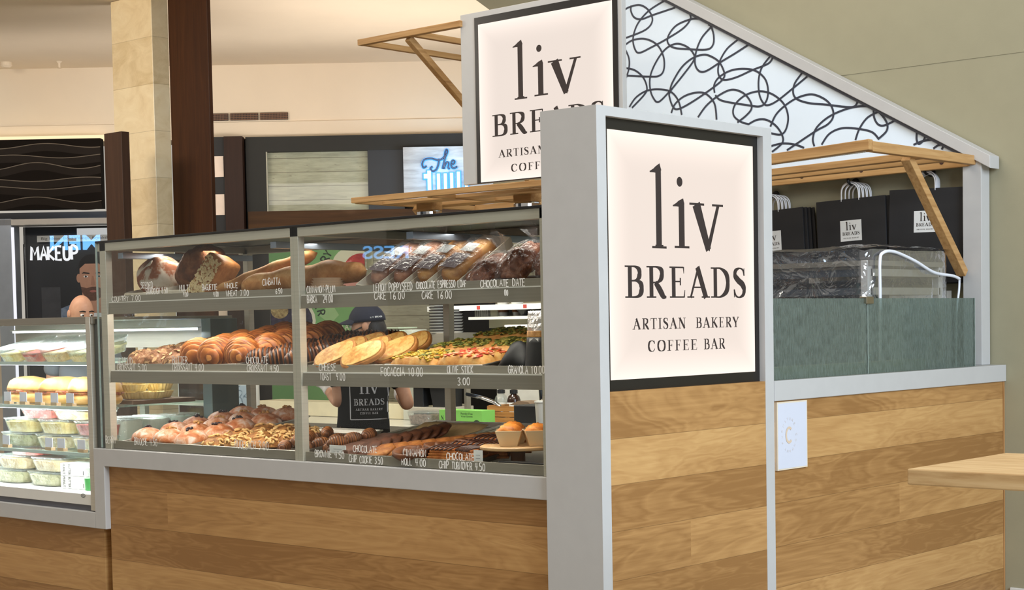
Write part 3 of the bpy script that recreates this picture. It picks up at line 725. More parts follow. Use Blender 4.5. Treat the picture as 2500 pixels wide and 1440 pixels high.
# ------------------------------------------------------------------ main pastry case
UP, MID, BOT = 1.668, 1.329, 0.945
case = thing('pastry_case', 'long three-level glass pastry case in steel frame with handwritten prices, right case on counter', 'display case', (-1.75, 0.5, .94))
X = lambda x: x+1.75
Y = lambda y: y-.5
Z = lambda z: z-.94
def cbar(name, x0, x1, y0, y1, z0, z1, m=STEEL, bev=.0015):
    return MB().box(X(x0), X(x1), Y(y0), Y(y1), Z(z0), Z(z1)).build(name, m, case, bevel=bev)
for x0, x1 in ((-3.215, -3.165), (-1.765, -1.712), (-.315, -.285)):
    cbar('front_post', x0, x1, .037, .075, .94, 1.966)
for x0 in (-3.20, -1.705, -.32):
    cbar('rear_post', x0, x0+.04, .93, .965, .94, 1.95)
cbar('top_rail', -3.235, -.28, .037, .07, 1.925, 1.966)
cbar('top_rail', -3.235, -.28, .93, .965, 1.925, 1.966)
for x0 in (-3.215, -1.755, -.32): cbar('top_rail', x0, x0+.035, .07, .93, 1.93, 1.962)
cbar('top_edge', -3.24, -.278, .028, .98, 1.966, 1.976, BLACK)
for x0 in (-3.1, -1.93, -1.06):
    o = cbar('light_bar', x0-.02, x0+.02, .08, .9, 1.885, 1.915, plain('bluish_aluminium', (150, 160, 176), .3, .6))
def shelf(x0, x1, s):
    mb = MB()
    mb.prism([(Y(.046), Z(s-.057)), (Y(.05), Z(s)), (Y(.074), Z(s)), (Y(.078), Z(s+.034)), (Y(.084), Z(s+.034)), (Y(.084), Z(s-.02)), (Y(.93), Z(s-.02)), (Y(.93), Z(s-.03)), (Y(.06), Z(s-.03)), (Y(.052), Z(s-.057))], lambda u, v, t_: (t_, u, v), X(x0), X(x1))
    mb.build('shelf', STEELD, case, bevel=.001)
    MB().box(X(x0), X(x1), Y(.049), Y(.0745), Z(s-.0015), Z(s+.0035)).build('shelf_edge', brushed('bright_steel_edge', (240, 238, 232), .3, met=.2), case)
for s in (UP, MID):
    shelf(-3.165, -1.765, s); shelf(-1.712, -.315, s)
for x0, x1 in ((-3.165, -1.765), (-1.712, -.315)):
    cbar('deck', x0, x1, .06, .93, .941, .948, STEELD)
    cbar('deck_lip', x0, x1, .052, .06, .941, .982, STEELD)
cbar('glass_pane', -3.238, -1.740, .030, .036, .945, 1.966, GLASS, 0)
cbar('glass_pane', -1.738, -.280, .030, .036, .945, 1.966, GLASS, 0)
cbar('glass_pane', -3.240, -3.234, .038, .96, .945, 1.966, GLASS, 0)
cbar('glass_edge', -3.2405, -3.2335, .029, .037, .945, 1.966, GEDGE, 0)
CHALKTEXT = [('COUNTRY 7.00', -3.109, -2.863, 1.674, 0.024), ('SEEDED', -2.864, -2.764, 1.731, 0.028), ('SOURDOUGH 8.50', -2.825, -2.648, 1.703, 0.028), ('MULTI', -2.559, -2.477, 1.71, 0.029), ('9.00', -2.531, -2.49, 1.684, 0.021), ('BAGUETTE', -2.384, -2.271, 1.709, 0.025), ('4.00', -2.302, -2.263, 1.678, 0.023), ('WHOLE', -2.22, -2.119, 1.714, 0.024), ('WHEAT 7.00', -2.209, -2.042, 1.677, 0.026), ('CIABATTA', -1.948, -1.824, 1.719, 0.029), ('6.50', -1.859, -1.812, 1.68, 0.022), ('CINNAMON-PLUM', -1.651, -1.465, 1.676, 0.03), ('BABKA   24.00', -1.65, -1.48, 1.633, 0.032), ('LEMON POPPYSEED', -1.229, -0.996, 1.673, 0.031), ('CHOCOLATE ESPRESSO LOAF', -0.977, -0.692, 1.677, 0.028), ('CAKE 16.00', -1.225, -1.04, 1.638, 0.031), ('CAKE 16.00', -0.945, -0.772, 1.634, 0.03), ('CHOCOLATE DATE', -0.619, -0.381, 1.673, 0.027), ('00', -0.492, -0.472, 1.637, 0.022), ('ALMOND', -3.076, -2.949, 1.364, 0.032), ('CROISSANT 5.00', -3.082, -2.833, 1.332, 0.032), ('BUTTER', -2.629, -2.508, 1.367, 0.033), ('CROISSANT 4.00', -2.631, -2.385, 1.334, 0.033), ('CHOCOLATE', -2.078, -1.92, 1.369, 0.03), ('CROISSANT 4.50', -2.073, -1.848, 1.333, 0.03), ('CHEESE', -1.583, -1.469, 1.34, 0.03), ('TOAST  9.00', -1.579, -1.414, 1.299, 0.03), ('FOCACCIA 10.00', -1.196, -0.945, 1.322, 0.034), ('OLIVE STICK', -0.81, -0.665, 1.334, 0.03), ('3.00', -0.754, -0.682, 1.287, 0.029), ('GRANOLA 10.00', -0.48, -0.289, 1.336, 0.029), ('BERRY', -3.199, -3.107, 0.97, 0.033), ('BRIOCHE 4.50', -2.956, -2.765, 0.97, 0.034), ('RUGELACH 3.00', -2.174, -1.932, 0.981, 0.038), ('BROWNIE 4.50', -1.623, -1.431, 0.963, 0.03), ('CHOCOLATE', -1.378, -1.226, 0.996, 0.028), ('CHIP COOKIE 3.50', -1.405, -1.193, 0.95, 0.03), ('CINNAMON', -1.074, -0.938, 0.991, 0.029), ('ROLL 4.00', -1.083, -0.939, 0.952, 0.029), ('CHOCOLATE', -0.824, -0.666, 0.986, 0.028), ('CHIP TURNOVER 4.50', -0.867, -0.609, 0.949, 0.03)]
rg = random.Random(4)
for s, x0, x1, z0, h in CHALKTEXT:
    ws = s.split(); n_ = len(s)
    for wd_ in ws:                                   # a word and its price are separate pieces of writing
        i0 = s.index(wd_); mb = MB()
        hand_ribbons(mb, wd_, lambda u, v: (X(u), Y(.0292), Z(v)), x0+(x1-x0)*i0/n_, x0+(x1-x0)*(i0+len(wd_)-.25)/n_, z0, h, .0037, .05, rg)
        mb.build('price_lettering', CHALK, case)
def lamp_in(name, loc, sx_, sy_, p, col=(1, .93, .82)):
    l = bpy.data.lights.new(name, 'AREA'); l.shape = 'RECTANGLE'; l.size = sx_; l.size_y = sy_; l.energy = p; l.color = col
    o = bpy.data.objects.new(name, l); COL.objects.link(o); o.location = loc; return o
lamp_in('case_fill', (-2.45, .30, 1.91), 1.3, .05, 2.6)  # unseen fill under the case top, added to brighten the breads
lamp_in('case_fill', (-1.0, .30, 1.91), 1.2, .05, 1.3)
for z_ in (UP-.035, MID-.035):  # no strips sit under these shelves; fill added to light the pastries
    lamp_in('case_fill', (-2.45, .14, z_), 1.3, .03, 4.6)
    lamp_in('case_fill', (-1.0, .14, z_), 1.2, .03, 3.6)

# ------------------------------------------------------------------ pans
TL = .13
def pz(z0, y): return z0+TL*(y-.1)
def pan(label, x0, x1, z0, y0=.095, y1=.86):
    cx, cy = (x0+x1)/2, (y0+y1)/2
    a, b = (x1-x0)/2, (y1-y0)/2
    mb = MB().box(-a+.012, a-.012, -b+.012, b-.012, 0, .003)
    for s in (-1, 1):
        mb.quad((-a+.012, s*(b-.012), .001), (a-.012, s*(b-.012), .001), (a, s*b, .022), (-a, s*b, .022))
        mb.quad((s*(a-.012), -b+.012, .001), (s*(a-.012), b-.012, .001), (s*a, b, .022), (s*a, -b, .022))
    mb.tube([(-a, -b, .022), (a, -b, .022), (a, b, .022), (-a, b, .022)], .0045, 8, True)
    o = mb.build('sheet_pan', ALU, None, (cx, cy, pz(z0, cy)), (math.atan(TL), 0, 0))
    return tag(o, label, 'tray', 'sheet pans in the pastry case')
ZM, ZB = MID+.012, .953
pan('aluminium pan of almond croissants on the middle shelf, farthest left', -3.15, -2.70, ZM)
pan('aluminium pan of butter croissants, middle shelf left bay', -2.685, -2.235, ZM)
pan('aluminium pan of chocolate croissants beside the centre post, middle shelf', -2.22, -1.79, ZM)
pan('aluminium pan of cheese toasts, middle shelf right bay', -1.695, -1.255, ZM, .095, .72)
pan('aluminium pan of focaccia slabs, middle shelf right bay', -1.24, -.68, ZM, .095, .86)
pan('aluminium pan of brioche buns on the lowest level at left', -3.15, -2.60, ZB)
pan('aluminium pan of nut pastries on the lowest level before the centre post', -2.585, -1.79, ZB, .095, .6)
pan('aluminium pan lined with brown parchment, lowest level behind brownies', -1.69, -1.22, ZB)
pan('aluminium pan of cookies and turnovers, lowest level right bay', -1.2, -.735, ZB)

# ------------------------------------------------------------------ croissants and buns
CYC = [0]
def cyc(n):
    CYC[0] += 1; return CYC[0] % n
ORD = ['first', 'second', 'third', 'fourth', 'fifth', 'sixth', 'seventh', 'eighth', 'ninth', 'tenth']
def crust_bands(name, dark, mid_, light, freq, axis=1, stripe=None):
    m, nt, out = mat(name)
    t = N(nt, 'ShaderNodeTexCoord'); sep = N(nt, 'ShaderNodeSeparateXYZ'); nt.links.new(t.outputs['Object'], sep.inputs[0])
    a = math_(nt, 'ABSOLUTE', sep.outputs[axis])
    n = noise_(nt, coords(nt), 28, 4, .6)
    fr = math_(nt, 'FRACT', math_(nt, 'ADD', math_(nt, 'MULTIPLY', a, freq), math_(nt, 'MULTIPLY', n, .22)))
    f = math_(nt, 'ADD', math_(nt, 'MULTIPLY', fr, .55), math_(nt, 'MULTIPLY', n, .55))
    c = ramp(nt, f, [(.22, srgb(*light)), (.5, srgb(*mid_)), (.85, srgb(*dark))])
    if stripe:
        fs = math_(nt, 'GREATER_THAN', math_(nt, 'FRACT', math_(nt, 'MULTIPLY', sep.outputs[axis], stripe[1])), stripe[2])
        mx = N(nt, 'ShaderNodeMix', data_type='RGBA'); nt.links.new(fs, mx.inputs[0]); nt.links.new(c, mx.inputs[6]); mx.inputs[7].default_value = srgb(*stripe[0])
        c = mx.outputs[2]
    p = principled(nt, out, .42, 0, c, .45)
    bump(nt, p, noise_(nt, coords(nt), 90, 3), .15, .002)
    MC[name] = m; return m
def croissant_mesh(L, Rm, bands, bend, seed, wide=1.0):
    mb = MB(); n = bands*6; pts = []; rad = []
    rs = random.Random(seed)
    for i in range(n+1):
        t = -1+2*i/n
        e = max(0.0, 1-abs(t)**2.2)**.62
        b = (abs(t)*bands/2) % 1.0
        r = Rm*(e*(1.10-.23*b)+.10)*(1+rs.uniform(-.015, .015))
        if abs(t) > .985: r *= .45
        pts.append((bend*t*t-bend*.4, t*L/2, Rm*.82)); rad.append(r)
    mb.tube(pts, rad, 18)
    mb.v = [(x*wide, y, max(z, 0.0)) for x, y, z in mb.v]
    return mb
BUT = [crust_bands('golden_layers', (112, 54, 18), (186, 104, 42), (220, 150, 80), 52)]
CHO = crust_bands('chocolate_striped_crust', (76, 38, 20), (138, 78, 38), (184, 116, 58), 58, 1, ((54, 32, 27), 50, .45))
ALM = blotch('almond_crust', [(.25, (92, 56, 34)), (.5, (150, 102, 70)), (.68, (196, 162, 132)), (.8, (226, 208, 190))], 40, .75, 5, .6)
FLAKE = blotch('almond_flakes', [(.3, (176, 128, 84)), (.6, (216, 176, 130))], 60, .6, 2, 0)
meshes = []
def link_mesh(name, src, m=None):
    return None
bc = []
for k in range(3):
    o = croissant_mesh(.175, .067, 9, .03*(k-1), k, 1.12).build('butter_croissant', BUT[0], smooth=True)
    bc.append(o)
def place(o, loc, rot, label, cat, group, first):
    if not first: o = copy_tree(o)
    o.location = loc; o.rotation_euler = rot
    return tag(o, label, cat, group)
rg = random.Random(7); used = set()
rows = ['front', 'second', 'third', 'fourth', 'back']
for r in range(5):
    for c in range(3):
        k = cyc(3)
        y = .185+r*.135; x = -2.615+c*.155+(.03 if r % 2 else -.01)
        place(bc[k], (x, y, pz(ZM, y)+.004), (math.atan(TL)+.05, 0, R(rg.uniform(24, 52))), 'golden butter croissant, %s from left in the %s row of its pan' % (ORD[c], rows[r]), 'croissant', 'butter croissants on the middle shelf', k not in used)
        used.add(k)
cc = []
for k in range(2):
    o = croissant_mesh(.175, .044, 11, 0, 20+k, 1.15).build('chocolate_croissant', CHO, smooth=True); cc.append(o)
used = set()
for r in range(5):
    for c in range(3):
        k = cyc(2)
        y = .18+r*.135; x = -2.135+c*.14+(.02 if r % 2 else 0)
        place(cc[k], (x, y, pz(ZM, y)+.004), (math.atan(TL), 0, R(rg.uniform(-62, -30))), 'chocolate-striped croissant, %s from left in the %s row beside the centre post' % (ORD[c], rows[r]), 'croissant', 'chocolate croissants on the middle shelf', k not in used)
        used.add(k)
def flakes(n, fn, size, rs, thick=.0012):
    mb = MB()
    for _ in range(n):
        p, nrm = fn(rs)
        q = nrm.to_track_quat('Z', 'Y').to_matrix().to_4x4() @ Matrix.Rotation(rs.uniform(0, 6.28), 4, 'Z') @ Matrix.Rotation(rs.uniform(-.9, .9), 4, 'X')
        M = Matrix.Translation(p) @ q
        a = size*rs.uniform(.7, 1.2); b = a*rs.uniform(.4, .65)
        n6 = 7
        vs = [M @ Vector((a*math.cos(6.283*i/n6), b*math.sin(6.283*i/n6), tt)) for tt in (0, thick) for i in range(n6)]
        fs = [tuple(range(n6-1, -1, -1)), tuple(range(n6, 2*n6))]+[(i, (i+1) % n6, n6+(i+1) % n6, n6+i) for i in range(n6)]
        mb.add(vs, fs)
    return mb
def dome_pt(rx, ry, rz):
    def f(rs):
        a = rs.uniform(0, 6.283); u = rs.uniform(.25, 1); s = math.sqrt(1-u*u)
        d = Vector((s*math.cos(a), s*math.sin(a), u))
        return Vector((d.x*rx, d.y*ry, d.z*rz)), Vector((d.x/rx, d.y/ry, d.z/rz)).normalized()
    return f
al = []
for k in range(3):
    t = thing('almond_croissant', 'x', 'croissant')
    rs = random.Random(40+k)
    MB().blob((0, 0, 0), (.078, .098, .075), 26, 16, lambda d, k=k: 1+.16*fn3(d*2.2+Vector((k*3, 0, 0)))+.10*fn3(d*6), zmin=0).build('dough', ALM, t, smooth=True)
    flakes(34, dome_pt(.078, .097, .077), .014, rs).build('almond_flakes', FLAKE, t)
    al.append(t)
used = set()
for r in range(5):
    for c in range(3):
        k = cyc(3)
        y = .19+r*.137; x = -3.085+c*.155+(.02 if r % 2 else 0)
        place(al[k], (x, y, pz(ZM, y)+.004), (math.atan(TL), 0, R(rg.uniform(-40, 40))), 'sugar-dusted almond croissant, %s from left in the %s row of the leftmost pan' % (ORD[c], rows[r]), 'croissant', 'almond croissants on the middle shelf', k not in used)
        used.add(k)

# brioche buns with berries or nuts
BRI = blotch('sugared_brioche', [(.26, (140, 70, 32)), (.43, (186, 108, 60)), (.54, (208, 152, 116)), (.68, (228, 206, 194))], 22, .6, 6, .25)
BERRY = plain('dark_berries', (40, 16, 24), .3)
NUT = blotch('caramel_nuts', [(.3, (150, 94, 40)), (.65, (218, 166, 96))], 50, .5, 3, .2)
br = []
for k in range(4):
    t = thing('brioche_bun', 'x', 'bun'); rs = random.Random(60+k)
    MB().blob((0, 0, .01), (.088, .088, .062), 28, 16, lambda d, k=k: 1+.05*fn3(d*2+Vector((k*5, 1, 0)))+.05*max(0, d.z)**6, zmin=-.01).build('bun', BRI, t, smooth=True)
    mb = MB()
    for q in range(7 if k % 2 == 0 else 12):
        a = rs.uniform(0, 6.28); rr = rs.uniform(0, .028)
        mb.blob((rr*math.cos(a), rr*math.sin(a), .074-rr*.12+rs.uniform(0, .008)), (.009, .008, .008) if k % 2 == 0 else (.007, .009, .006), 8, 6)
    mb.build('berry_topping' if k % 2 == 0 else 'nut_topping', BERRY if k % 2 == 0 else NUT, t, smooth=True)
    br.append(t)
used = set()
for r in range(5):
    for c in range(3):
        k = (c+2*r) % 4 if not (r > 2 and c > 0) else 1+2*(r % 2)
        if c == 0: k = 0 if r % 2 else 2
        y = .185+r*.15; x = -3.055+c*.175+(.02 if r % 2 else 0)
        place(br[k], (x, y, pz(ZB, y)+.004), (math.atan(TL), 0, R(rg.uniform(0, 360))), 'sugar-dusted brioche bun with %s, %s from left in the %s row' % ('dark berries' if k % 2 == 0 else 'caramel nuts', ORD[c], rows[r]), 'bun', 'brioche buns on the lowest level', k not in used)
        used.add(k)

# nut-topped pastries and rugelach
NUTB = blotch('nut_pastry', [(.3, (110, 66, 30)), (.55, (176, 118, 60)), (.75, (214, 166, 104))], 40, .6, 4, .4)
CASHEW = blotch('roasted_nuts', [(.3, (196, 140, 70)), (.65, (238, 200, 138))], 30, .5, 2, 0)
nb = []
for k in range(2):
    t = thing('nut_pastry', 'x', 'pastry'); rs = random.Random(80+k)
    MB().blob((0, 0, 0), (.085, .075, .05), 22, 12, lambda d, k=k: 1+.1*fn3(d*3+Vector((k, 2, 0))), zmin=0).build('pastry_base', NUTB, t, smooth=True)
    f = dome_pt(.085, .075, .052); mb = MB()
    for q in range(26):
        p, nrm = f(rs)
        M = nrm.to_track_quat('Z', 'Y').to_matrix().to_4x4() @ Matrix.Rotation(rs.uniform(0, 6.28), 4, 'Z')
        pts = [Matrix.Translation(p) @ M @ Vector((.013*math.cos(a), .013*math.sin(a), .004)) for a in (0, .7, 1.4, 2.1, 2.8)]
        mb.tube(pts, [.003, .0055, .006, .0055, .003], 6)
    mb.build('nut_topping', CASHEW, t, smooth=True)
    nb.append(t)
used = set()
for r in range(3):
    for c in range(3):
        k = cyc(2); y = .185+r*.14; x = -2.50+c*.165
        place(nb[k], (x, y, pz(ZB, y)+.004), (math.atan(TL), 0, R(rg.uniform(0, 360))), 'pastry heaped with pale roasted nuts, %s from left in the %s row' % (ORD[c], rows[r]), 'pastry', 'nut pastries on the lowest level', k not in used); used.add(k)
RUG = crust_bands('rugelach_layers', (54, 28, 16), (112, 62, 28), (176, 112, 58), 90)
rug = [croissant_mesh(.10, .025, 9, .012*(k-.5), 90+k, 1.0).build('rugelach', RUG, smooth=True) for k in range(2)]
used = set(); i = 0
for x0, n in ((-1.985, 3), (-1.695, 3)):
    for r in range(3):
        for c in range(n if x0 < -1.8 else 2):
            k = cyc(2); y = .17+r*.09; x = x0+c*.075+rg.uniform(-.01, .01)
            side = 'left' if x0 < -1.8 else 'right'
            place(rug[k], (x, y, pz(ZB, y)+.005+(.03 if c == 1 else 0)), (.1, rg.uniform(-.2, .2), R(rg.uniform(-70, 70))), 'dark twisted rugelach %s of the centre post, %s from left in the %s row' % (side, ORD[c], rows[r]), 'pastry', 'rugelach on the lowest level', k not in used); used.add(k); i += 1
# brownies
BRW = blotch('brownie_top', [(.3, (84, 54, 42)), (.7, (124, 88, 72))], 30, .55, 4, .3)
bro = bx('brownie', -.075, .075, -.09, .09, 0, .04, BRW, bevel=.006)
for c in range(2):
    y = .19; x = -1.50+c*.0
    place(bro, (-1.535-.03*c, .175+c*.19, pz(ZB, .175+c*.19)+.025), (math.atan(TL), 0, R(-4)), ['square chocolate brownie at the front of its pan', 'square chocolate brownie behind the front brownie'][c], 'brownie', 'brownies on the lowest level', c == 0)
# parchment
pm = MB(); pm.sheet(14, 14, lambda u, v: (-1.655+u*.41, .34+v*.40, pz(ZB, .34+v*.40)+.006+.014*abs(fn3((u*2, v*2, 3)))+(.03*max(0, v-.75)/.25)))
tag(pm.build('parchment_sheet', PAPER, smooth=True, solid=.001), 'sheet of brown baking parchment curling up at the back of an aluminium pan', 'paper')
# cookies leaning in two rows, seen on edge
def cookie(name, m, seed):
    return MB().lathe([(.0, 0), (.055, .0), (.066, .006), (.062, .014), (.03, .02), (.001, .021)], 26, wav=lambda t_: 1+.05*math.sin(7*t_+seed)+.03*math.sin(13*t_), cap=False).build(name, m, smooth=True)
CK1 = blotch('dark_chocolate_cookie', [(.3, (58, 30, 20)), (.7, (104, 60, 36))], 40, .6, 4, .5)
CK2 = blotch('golden_cookie', [(.25, (96, 50, 18)), (.5, (150, 88, 36)), (.75, (188, 124, 60))], 34, .6, 5, .5)
c1 = cookie('chocolate_cookie', CK1, 0); c2 = cookie('chip_cookie', CK2, 1)
for k in range(8):
    y = .17+k*.056; x = -1.43+.006*k
    place(c1, (x, y, pz(ZB, y)+.030), (R(32), R(8), R(-20)), 'dark chocolate cookie standing on edge, %s from the front of its row' % ORD[k], 'cookie', 'dark cookies leaning in a row', k == 0)
for k in range(10):
    y = .15+k*.042; x = -1.33+.043*k
    place(c2, (x, y, pz(ZB, y)+.026), (R(22), R(8), R(-25)), 'golden chip cookie leaning in a row, %s from the front' % ORD[k], 'cookie', 'golden cookies leaning in a row', k == 0)
# cinnamon roll, turnovers
CIN = blotch('cinnamon_roll_crust', [(.3, (70, 36, 18)), (.7, (124, 72, 36))], 30, .5, 4, .4)
mb = MB()
pts = [((.012+.0062*a)*math.cos(a), (.012+.0062*a)*math.sin(a), .03+.004*math.cos(a*2)) for a in [q*.35 for q in range(36)]]
mb.tube(pts, [.014]*len(pts), 8, flat=2.0)
ro = mb.build('cinnamon_roll', CIN, smooth=True)
for k in range(3): place(ro, (-1.10+.07*k, .13+k*.10, pz(ZB, .13+k*.10)+.008), (math.atan(TL), 0, k), ['dark cinnamon roll at the front edge of its pan', 'dark cinnamon roll second from the front of its pan', 'dark cinnamon roll third from the front of its pan'][k], 'pastry', 'cinnamon rolls on the lowest level', k == 0)
TUR = blotch('turnover_puff', [(.25, (110, 58, 28)), (.5, (170, 98, 46)), (.75, (206, 140, 76))], 26, .5, 5, .4)
DRZ = plain('chocolate_drizzle', (70, 42, 34), .35)
t = thing('chocolate_turnover', 'x', 'pastry'); tu = t
mb = MB()
for k in range(5):
    s = 1-.07*k
    mb.prism([(-.085*s, -.05*s), (.085*s, -.05*s), (.04*s, .06*s), (-.04*s, .06*s)], lambda u, v, t_: (u, v, t_+.006*fn3((u*30, v*30, t_*40))), .011*k, .011*k+.0105)
mb.build('puff_layers', TUR, t, bevel=.003)
mb = MB()
for k in range(6):
    x_ = -.06+k*.022
    mb.tube([(x_-.012, -.05, .05), (x_, -.02, .0585), (x_+.012, .02, .0585), (x_+.02, .05, .05)], .0035, 6)
mb.build('drizzle', DRZ, t, smooth=True)
i = 0
for r in range(3):
    for c in range(2):
        y = .165+r*.115; x = -.945+c*.145+.02*r
        place(tu, (x, y, pz(ZB, y)+.008), (math.atan(TL), 0, R(rg.uniform(-25, 25))), 'puff turnover with chocolate drizzle, %s from left in the %s row' % (ORD[c], rows[r]), 'pastry', 'chocolate turnovers on the lowest level', i == 0); i += 1
# ------------------------------------------------------------------ cheese toasts
CRUST = blotch('toast_crust', [(.3, (142, 84, 36)), (.65, (196, 136, 74))], 30, .6, 4, .2)
CHEESE = blotch('melted_cheese', [(.28, (168, 98, 40)), (.43, (206, 146, 70)), (.60, (226, 186, 112)), (.8, (196, 130, 60))], 24, .45, 5, .25)
t = thing('cheese_toast', 'x', 'toast'); to = t
def oval(a, b, n=30, e=2.6):
    out = []
    for k in range(n):
        q = 2*math.pi*k/n; c, s = math.cos(q), math.sin(q)
        out.append((a*math.copysign(abs(c)**(2/e), c), b*math.copysign(abs(s)**(2/e), s)))
    return out
MB().prism(oval(.108, .064), lambda u, v, z: (u, v, z), 0, .024).build('bread_slice', CRUST, t, bevel=.006)
MB().prism(oval(.098, .055), lambda u, v, z: (u, v, z+.003*fn3((u*30, v*30, 0))), .0235, .028).build('cheese_top', CHEESE, t, bevel=.002)
spots = [(-1.60, .150), (-1.425, .150), (-1.66, .27), (-1.50, .27), (-1.355, .28), (-1.66, .385), (-1.53, .395), (-1.40, .41)]
for i, (x, y) in enumerate(spots):
    place(to, (x, y, pz(ZM, y)+.050), (R(44), R(-20), R(24+4*(i % 3))), 'oval cheese toast leaning back in its pan, %s from the front' % ORD[i], 'toast', 'cheese toasts on the middle shelf', i == 0)

# ------------------------------------------------------------------ focaccia slabs
FOC = blotch('focaccia_crumb', [(.3, (160, 94, 40)), (.5, (204, 144, 74)), (.72, (226, 182, 114))], 16, .5, 5, .5, .006)
TOPP = {'yellow squash': ((186, 152, 36), (216, 184, 84), (112, 116, 46)), 'red tomato and ham': ((216, 96, 50), (238, 170, 130), (196, 60, 44)), 'green zucchini': ((104, 112, 40), (160, 150, 66), (70, 80, 30))}
def foc(key, x, y, w_, d_, rot, where, dz=0, n=70, seed=0):
    t = thing('focaccia_slab', 'focaccia slab topped with %s, %s' % (key, where), 'bread', (x, y, pz(ZM, y)+.004+dz), R(rot), 'focaccia slabs on the middle shelf')
    t.rotation_euler = (math.atan(TL), 0, R(rot))
    h = lambda u, v: .042*min(1, (1-abs(u)**8))*(1-abs(v)**8)**.5+.008+.012*fn3((u*3+seed, v*3, 1))+.006*fn3((u*8, v*8, seed))
    mb = MB(); nu, nv = 22, 18
    mb.sheet(nu, nv, lambda a, b: ((a*2-1)*w_/2, (b*2-1)*d_/2, h(a*2-1, b*2-1) if 0 < a < 1 and 0 < b < 1 else 0))
    mb.add([(-w_/2, -d_/2, 0), (w_/2, -d_/2, 0), (w_/2, d_/2, 0), (-w_/2, d_/2, 0)], [(0, 3, 2, 1)])
    mb.build('bread_base', FOC, t, smooth=True)
    rs = random.Random(seed)
    for j, c in enumerate(TOPP[key]):
        mb = MB()
        for q in range(n if j < 2 else n//2):
            u, v = rs.uniform(-.86, .86), rs.uniform(-.86, .86)
            p = Vector((u*w_/2, v*d_/2, h(u, v)+.004)); M = Matrix.Translation(p) @ Matrix.Rotation(rs.uniform(0, 6.3), 4, 'Z') @ Matrix.Rotation(rs.uniform(-.6, .6), 4, 'X')
            a, b = rs.uniform(.008, .016), rs.uniform(.005, .009)
            mb.blob((0, 0, 0), (a, b, .0035), 8, 5, None, None); k0 = len(mb.v)-8*6
            mb.v[k0:] = [tuple(M @ Vector(vv)) for vv in mb.v[k0:]]
        mb.build('%s_topping' % ['main', 'pale', 'dark'][j], plain('topping_%s_%d' % (key.replace(' ', '_'), j), c, .4, var=.15, scale=60), t, smooth=True)
foc('yellow squash', -1.10, .205, .27, .20, -3, 'front left of its pan', 0, 70, 1)
foc('red tomato and ham', -.825, .21, .27, .20, 2, 'front right of its pan', .004, 60, 2)
foc('green zucchini', -1.09, .43, .28, .21, 2, 'behind the yellow squash slab', .012, 80, 3)
foc('green zucchini', -.83, .44, .27, .21, -3, 'behind the red tomato slab', .016, 80, 4)
foc('green zucchini', -1.0, .66, .40, .20, 0, 'at the back of its pan', .03, 90, 5)
# olive sticks and granola bags
OLV = blotch('olive_stick_crust', [(.3, (112, 60, 26)), (.65, (178, 112, 56))], 20, .5, 4, .3)
os_ = MB().tube([(0, -.14+.02*k, .03+.004*math.sin(k)) for k in range(15)], [.012, .026, .032, .03, .033, .03, .032, .031, .033, .03, .032, .03, .031, .026, .012], 14).build('olive_stick', OLV, smooth=True)
for k, (x, y, z) in enumerate(((-.60, .46, .07), (-.535, .48, .075), (-.57, .5, .125))):
    place(os_, (x, y, pz(MID, y)+z-.03), (.1, 0, R(-10+8*k)), 'brown olive bread stick %s behind the black bag' % ['on the left', 'on the right', 'on top'][k], 'bread', 'olive sticks on the middle shelf', k == 0)
bx_ = MB().sheet(12, 10, lambda u, v: (-.66+u*.15, .15+.12*v, MID+.01+.12*math.sin(math.pi*min(1, max(0, v)))**.6*math.sin(math.pi*(.1+.8*u))+.012*fn3((u*5, v*5, 2))))
tag(bx_.build('crumpled_bag', plain('black_bag_film', (20, 20, 22), .6, var=.3, scale=40), smooth=True, solid=.002), 'crumpled black bag lying beside the granola bags on the middle shelf', 'bag')
olive_base = bx('riser_block', -.665, -.49, .32, .64, MID-.01, MID+.075, BLKPLASTIC)
tag(olive_base, 'low black riser under the olive bread sticks on the middle shelf', 'riser')
def granola(x, y, rot, label, first=True):
    t = thing('granola_bag', label, 'bag', (x, y, MID+.002), R(rot), 'granola bags on the middle shelf')
    def body(z0, z1):
        mb = MB(); prof = []
        for k in range(7):
            z = z0+(z1-z0)*k/6; q = z/.22
            d = .034*(1-q)+.006; w_ = .052*(1+.05*math.sin(q*3))
            prof.append((w_, d, z))
        for i, (w_, d, z) in enumerate(prof):
            for a in range(16):
                c, s = math.cos(a*math.pi/8), math.sin(a*math.pi/8)
                mb.v.append((w_*math.copysign(abs(c)**.5, c), d*math.copysign(abs(s)**.8, s), z))
        for i in range(6):
            for a in range(16): mb.f.append((i*16+a, i*16+(a+1) % 16, (i+1)*16+(a+1) % 16, (i+1)*16+a))
        mb.f.append(tuple(range(15, -1, -1))); mb.f.append(tuple(96+a for a in range(16)))
        return mb
    body(0, .142).build('black_label_pouch', BLKPAPER, t, smooth=True)
    body(.143, .168).build('granola_fill', NUT, t, smooth=True)
    body(.169, .245).build('clear_top', clear('hazy_pouch', (.9, .9, .92), .08, .30, (226, 222, 220), .15, .8, 40, 3.0), t, smooth=True)
    sl = MB().quad((-.026, -.0225, .095), (.026, -.0225, .095), (.026, -.0185, .138), (-.026, -.0185, .138)).build('white_sticker', WHITE, t)
    lb = MB(); F = lambda u, v: (u, -.0235+.004*(v-.095)/.043, v)
    serif_ribbons(lb, 'liv', F, -.013, .013, .114, .016)
    lb.build('sticker_print', INK, sl)
granola(-.42, .135, -6, 'black granola bag with white sticker and clear top, front right of the middle shelf')
granola(-.365, .27, 8, 'second granola bag standing behind the front granola bag')

